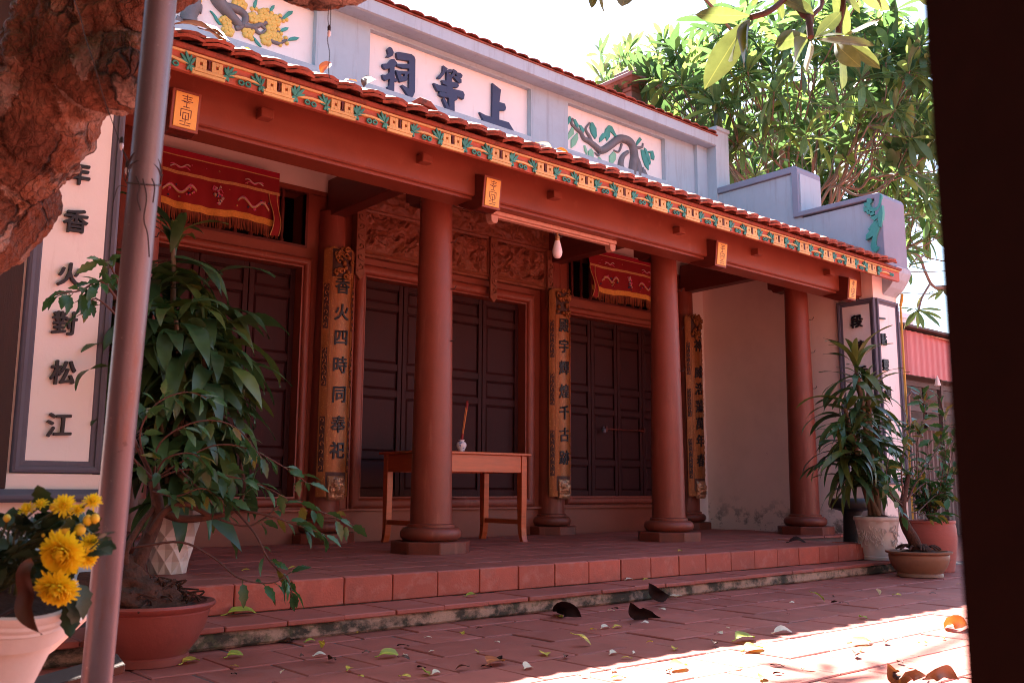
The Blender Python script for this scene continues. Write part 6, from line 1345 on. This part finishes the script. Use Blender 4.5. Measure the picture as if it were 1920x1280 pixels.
b = MB(); b.box(11.5, 30, 12, 12.3, 0, 3.2); b.build('boundary_wall', mat['grey'], o=(20, 12, 0), label='grey boundary wall far behind the shed', cat='wall')

# ================================================================== STRING LIGHTS
def wires(lines, bulbs, dd, label):
    b = MB()
    for l in lines: b.tube(crv([atD(x, y, d_) for x, y, d_ in l]), .0009, 5)
    t = b.build('string_light', mat['wire'], o=atD(*lines[0][0]), label=label, cat='string light', group='bare string lights on dark wire')
    for x, y, d_ in bulbs:
        p = atD(x, y, d_); q = MB(); q.lathe([(.001, -.010), (.0035, -.006), (.004, 0), (.0025, .004)], p, 8); q.build('lamp_bead', mat['bulb'], t, p, smooth=60)
        q = MB(); q.lathe([(.0035, .003), (.004, .012), (.002, .016)], p, 8); q.build('bead_cap', mat['wire'], t, p, smooth=60)
wires([[(135, -10, 1.8), (150, 30, 1.79), (160, 70, 1.78), (175, 115, 1.77), (195, 185, 1.78), (215, 240, 1.79), (228, 275, 1.79), (240, 300, 1.78), (248, 320, 1.76)], [(240, 300, 1.78), (232, 330, 1.78), (240, 350, 1.77), (222, 350, 1.78), (212, 380, 1.78)], [(228, 275, 1.79), (240, 312, 1.78), (236, 340, 1.78)]], [(228, 272, 1.79), (238, 318, 1.78), (243, 345, 1.78)], 0, 'thin string light wire hanging across the tree trunk to the steel pole')
wires([[(617, 10, 2.0), (615, 35, 2.0), (617, 58, 2.0), (614, 75, 2.0), (618, 100, 2.0), (616, 130, 2.0), (618, 147, 2.0)], [(620, -5, 2.0), (620, 30, 2.0), (619, 55, 2.0)]], [(617, 61, 2.0)], 0, 'thin string light wire dangling from the limb in front of the left parapet post')

# ================================================================== FALLEN LEAVES AND PETALS
def fallen(px, py, size, kind, roll, yaw, label, z=0.004, grp=None, lift=.25, wid=.5, bend=-.75, tilt=0):
    size *= 1.18
    p = atZ(px, py, z) if not isinstance(z, Vector) else z
    bm_ = strap(size, size*wid, .4 if kind != 'lbrown' else .5, (.4+bend) if kind != 'lbrown' else -.6, 7, lift, size*.02, .5, int(px*7+py), roll)
    zs = min(v[2] for v in bm_.v); xm_ = size*.45
    R0 = Matrix.Rotation(yaw, 3, 'Z') @ Matrix.Rotation(tilt, 3, 'Y')
    V = [R0 @ Vector((v[0]-xm_, v[1], v[2])) for v in bm_.v]; zm = min(v.z for v in V); bm_.v = [tuple(v-Vector((0, 0, zm))) for v in V]
    n_ = len(bm_.v); a, c = Vector(bm_.v[1]), Vector(bm_.v[4]); d = (a-c).normalized()
    bm_.tube([a, a+d*size*.12, a+d*size*.22+Vector((0, 0, .003))], .0016*(1+size*6), 5)
    return put(bm_.mesh('fallen_leaf', mat[kind], smooth=80), 'fallen_leaf', None, p, None, 1, label, 'leaf', grp)
G1 = 'fallen leaves on the courtyard paving'
big_leaves = [
 (357, 1242, .085, 'lyellow', .3, .5, 'pale yellow cupped leaf lying right of the red bowl foot', .004), (440, 1231, .075, 'lgreen', .8, .35, 'rolled yellow green leaf in front of the low step near the red bowl', .004),
 (452, 1152, .13, 'lgreen', .4, .1, 'long yellow and green leaf lying on the low step below the bonsai twigs', .096), (884, 1117, .07, 'lgreen', .4, .1, 'yellow green leaf at the edge of the low step below the second column', .096),
 (728, 1230, .085, 'lgreen', .9, .1, 'narrow rolled green leaf on the paving below the second column', .004), (928, 1244, .095, 'lorange', .2, .4, 'round orange leaf at the bottom middle, next to the sunlit strip', .004),
 (1022, 1227, .06, 'lyellow', .3, 1.0, 'small round yellow leaf right of the round orange one', .004), 
 
 (1092, 1209, .075, 'lyellow', .6, -.5, 'crescent shaped yellow leaf standing on edge on the shaded paving', .004), (1396, 1200, .13, 'lgreen', .4, .1, 'broad yellow green leaf right on the edge of the sunlight', .004),
 (1412, 1218, .11, 'lyellow', .2, .0, 'yellow leaf lying fully in the sunlight just below the green one', .004), (1468, 1186, .10, 'lcream', .6, -.2, 'pale dry rolled leaf on the shaded paving near the sunlight edge', .004), (1495, 1017, .15, 'ldark', .8, -.3, 'dark shrivelled leaf on the porch floor before the fourth column', .235),
 (550, 1065, .05, 'lyellow', .3, .2, 'small yellow leaf on the porch floor right of the bonsai twigs', .235), (462, 1069, .04, 'lyellow', .3, .2, 'tiny yellow leaf on the porch floor among the bonsai twigs', .235),
 (1275, 1033, .05, 'lyellow', .4, .3, 'yellow scrap of leaf on the porch edge below the third column', .235), (1618, 1158, .06, 'lgreen', .4, 1.0, 'small green leaf on the shaded paving below the ochre bowl', .004),
 (1535, 1128, .09, 'lgreen', .5, -.3, 'slender green and white leaf left of the upturned white petal', .004), (1648, 1115, .06, 'lcream', .8, .4, 'upturned white petal on the paving below the ochre bowl', .004),
 (1615, 1205, .10, 'lyellow', .3, -.3, 'bright yellow leaf in the sunlight below the small green leaf', .004), (1272, 1252, .10, 'lyellow', .3, .2, 'pale yellow leaf at the bottom in the sunlit strip', .004), (1430, 1272, .06, 'lgreen', .5, .5, 'greenish leaf cut by the bottom of the frame in the sunlight', .004),
 (600, 1228, .05, 'lcream', .5, .1, 'frilled cream and yellow petal before the low step, under the upright yellow leaf', .004), (603, 1216, .055, 'lyellow', 1.2, 1.2, 'pointed yellow leaf standing up behind the frilled petal', .004), (622, 1238, .05, 'lbrown', 1.0, 1.5, 'purple brown folded petal right of the frilled petal', .004),
 (435, 1203, .06, 'lyellow', .4, .2, 'slim yellow leaf at the foot of the low step by the red bowl', .004), (582, 1202, .05, 'lgreen', .4, .2, 'short olive leaf at the foot of the low step', .004), (545, 1201, .05, 'ldark', .4, .7, 'small dark shrivelled leaf left of the short olive leaf', .004),
 (655, 1255, .05, 'lyellow', .5, .8, 'jagged yellow petal at the bottom left of centre', .004), (800, 1263, .06, 'lgreen', 1.0, 1.2, 'curled green petal beside a white one at the bottom of the shaded paving', .004), (818, 1262, .045, 'lcream', .7, .4, 'white petal beside the curled green one', .004),
 (760, 1228, .03, 'lcream', .5, 1.3, 'tiny white petal right of the narrow rolled leaf', .004), (990, 1252, .05, 'lcream', .8, .4, 'crumpled white petal right of the round orange leaf', .004), (1135, 1177, .06, 'lcream', .5, .2, 'cream petal touching a slim yellow one on the shaded paving', .004), (1158, 1176, .055, 'lyellow', .3, .1, 'slim yellow petal touching a cream one', .004),
 (1340, 1208, .05, 'lbrown', .8, .6, 'small brown shrivelled leaf just above the sunlight edge', .004), (1150, 1225, .05, 'lcream', .6, .3, 'cream scrap near the left end of the sunlight edge', .004), (1265, 1217, .05, 'lyellow', .5, .6, 'yellow scrap just above the sunlight edge', .004),
 (1205, 1075, .05, 'lbrown', .6, .3, 'brown leaf bit on the low step above the black leaves', .096), (1180, 1087, .06, 'lcream', .3, .0, 'cream sliver on the low step next to a yellow one', .096), (1212, 1087, .05, 'lyellow', .3, .1, 'yellow sliver on the low step next to a cream one', .096),
 (1660, 1205, .05, 'lbrown', .6, .5, 'reddish curled scrap in the bright sunlight', .004), (1605, 1230, .06, 'lbrown', .9, .5, 'red curled scrap in the bright sunlight near the leaf shadows', .004),
]
for px, py, s, k, rl, yw, lb, z in big_leaves:
    fallen(px, py, s, k, rl, yw, lb, z, wid=(.30 if 'joined pair' in lb else .72 if 'round' in lb else .5), grp=G1 if z < .01 else 'fallen leaves on the porch and step', lift=(.95 if 'joined pair' in lb else .25), tilt=(.5 if 'upturned' in lb or 'standing' in lb else 0))
rl_ = random.Random(33)
for k in range(120):
    px, py = rl_.uniform(430, 1810), rl_.uniform(1082, 1275)
    edge = 1205-(px-380)*.098; sun_y = 1275-(px-930)*.148
    if py < edge+6: continue
    if k > 70 and py > edge+22: continue      # litter gathers along the foot of the step
    kind, lb = rl_.choice((('lcream', 'tiny cream petal scrap'), ('lbrown', 'tiny brown leaf scrap'), ('lyellow', 'tiny yellow leaf scrap'), ('ldark', 'tiny dark leaf scrap')))
    band = 'along the foot of the mossy step' if py < edge+26 else ('lying in the sunlight' if py > sun_y else ('just above the sunlight edge' if py > sun_y-28 else 'on the shaded paving'))
    col_ = ('right of the red bowl', 'left of the second column', 'below the second column', 'below the altar table', 'below the right doors', 'below the third column', 'below the white side wall', 'below the ochre bowl')[min(7, int((px-430)/172))]
    lb = lb+' '+band+', '+col_
    fallen(px, py, rl_.uniform(.02, .045), kind, rl_.uniform(0, 1.2), rl_.uniform(0, 6), lb, .004, lb, wid=.5)
for pts_, w_, m_, lb in (([(1663, 1243, .075), (1671, 1262, .03), (1688, 1268, .022), (1712, 1262, .05), (1738, 1267, .012)], .028, 'lbrown', 'large curled brown dead leaf at the bottom right, left half of a joined pair'),
    ([(1726, 1271, .012), (1748, 1264, .045), (1768, 1255, .055), (1782, 1262, .03), (1798, 1274, .008)], .024, 'lbrown', 'curled brown dead leaf at the bottom right, right half of a joined pair'),
    ([(1771, 1170, .015), (1782, 1164, .045), (1797, 1164, .045), (1812, 1172, .01)], .035, 'lorange', 'bright orange dead leaf in the sunlight near the timber post'),
    ([(1044, 1146, .012), (1054, 1139, .05), (1072, 1143, .045), (1090, 1156, .006)], .042, 'ldark', 'large black curled dead leaf in front of the low step, left one of the pair'),
    ([(1181, 1129, .10), (1188, 1142, .05), (1204, 1151, .022), (1222, 1155, .008), (1240, 1157, .005)], .040, 'ldark', 'large black dead leaf with an upturned tip, right one of the pair'),
    ([(1216, 1093, .16), (1226, 1106, .08), (1240, 1117, .035), (1254, 1116, .03)], .038, 'ldark', 'crumpled black leaf propped against the mossy step front beside the white flower')):
    sheet([atZ(*p_) for p_ in pts_], w_, mat[m_], 'fallen_leaf', lb, 'leaf', grp=G1, curl=.55)
# frangipani flower lying by the step
fp = atZ(1268, 1119, .012); ff = MB()
for k in range(5):
    a = 2*PI*k/5; R0 = rotz(a) @ Matrix.Rotation(-.35, 3, 'Y'); s_ = strap(.042, .028, .3, -.2, 5, .2, .001, .6, k); ff.add([R0 @ Vector(v)+fp for v in s_.v], s_.f)
ff.build('fallen_flower', mat['lcream'], o=fp, smooth=80, label='white five petalled frangipani flower lying on the paving by the mossy step', cat='flower')
# leaves caught on the eave tiles
for px, py, s, k, rl, yw, lb, tl in ((372, 62, .25, 'lbrown', .9, -.2, 'big glossy brown leaf curled on the eave tiles next to the steel pole', -.1), (398, 68, .14, 'lbrown', .4, .3, 'smaller brown leaf tucked under the big one on the eave tiles', .0), (606, 136, .11, 'lorange', .9, .4, 'orange brown leaf standing up on the eave tiles below the left parapet post', -1.0),
    (652, 152, .09, 'lorange', .5, .2, 'tan leaf on the eave tiles between two upright ones', -.4), (686, 158, .13, 'lbrown', .8, .4, 'pointed brown leaf standing up on the eave tiles left of the first blue character', -.9), (1045, 285, .13, 'lorange', .5, .1, 'orange spotted leaf on the eave tiles below the right relief panel', -.1), (1015, 281, .12, 'lcream', .4, .1, 'pale dry leaf beside the orange one on the eave tiles', 0), (455, 108, .06, 'lgreen', .6, .4, 'small pale green leaf on the eave tiles right of the big brown leaf', -.3)):
    p = atY(px, py, 4.63); fallen(px, py, s, k, rl, yw, lb, Vector((p.x, 4.60, 3.012)), 'dead leaves caught on the eave tiles', tilt=tl)
p = atY(803, 208, 4.70); b = MB(); b.prism([(p.x-.07, 4.70, 3.085), (p.x-.065, 4.70, 3.13), (p.x+.02, 4.70, 3.125), (p.x+.08, 4.70, 3.08)], (0, .10, 0)); b.build('tile_fragment', mat['rtile'], o=p, bevel=.003, label='broken bit of roof tile lying loose on the eave below the first character', cat='tile')
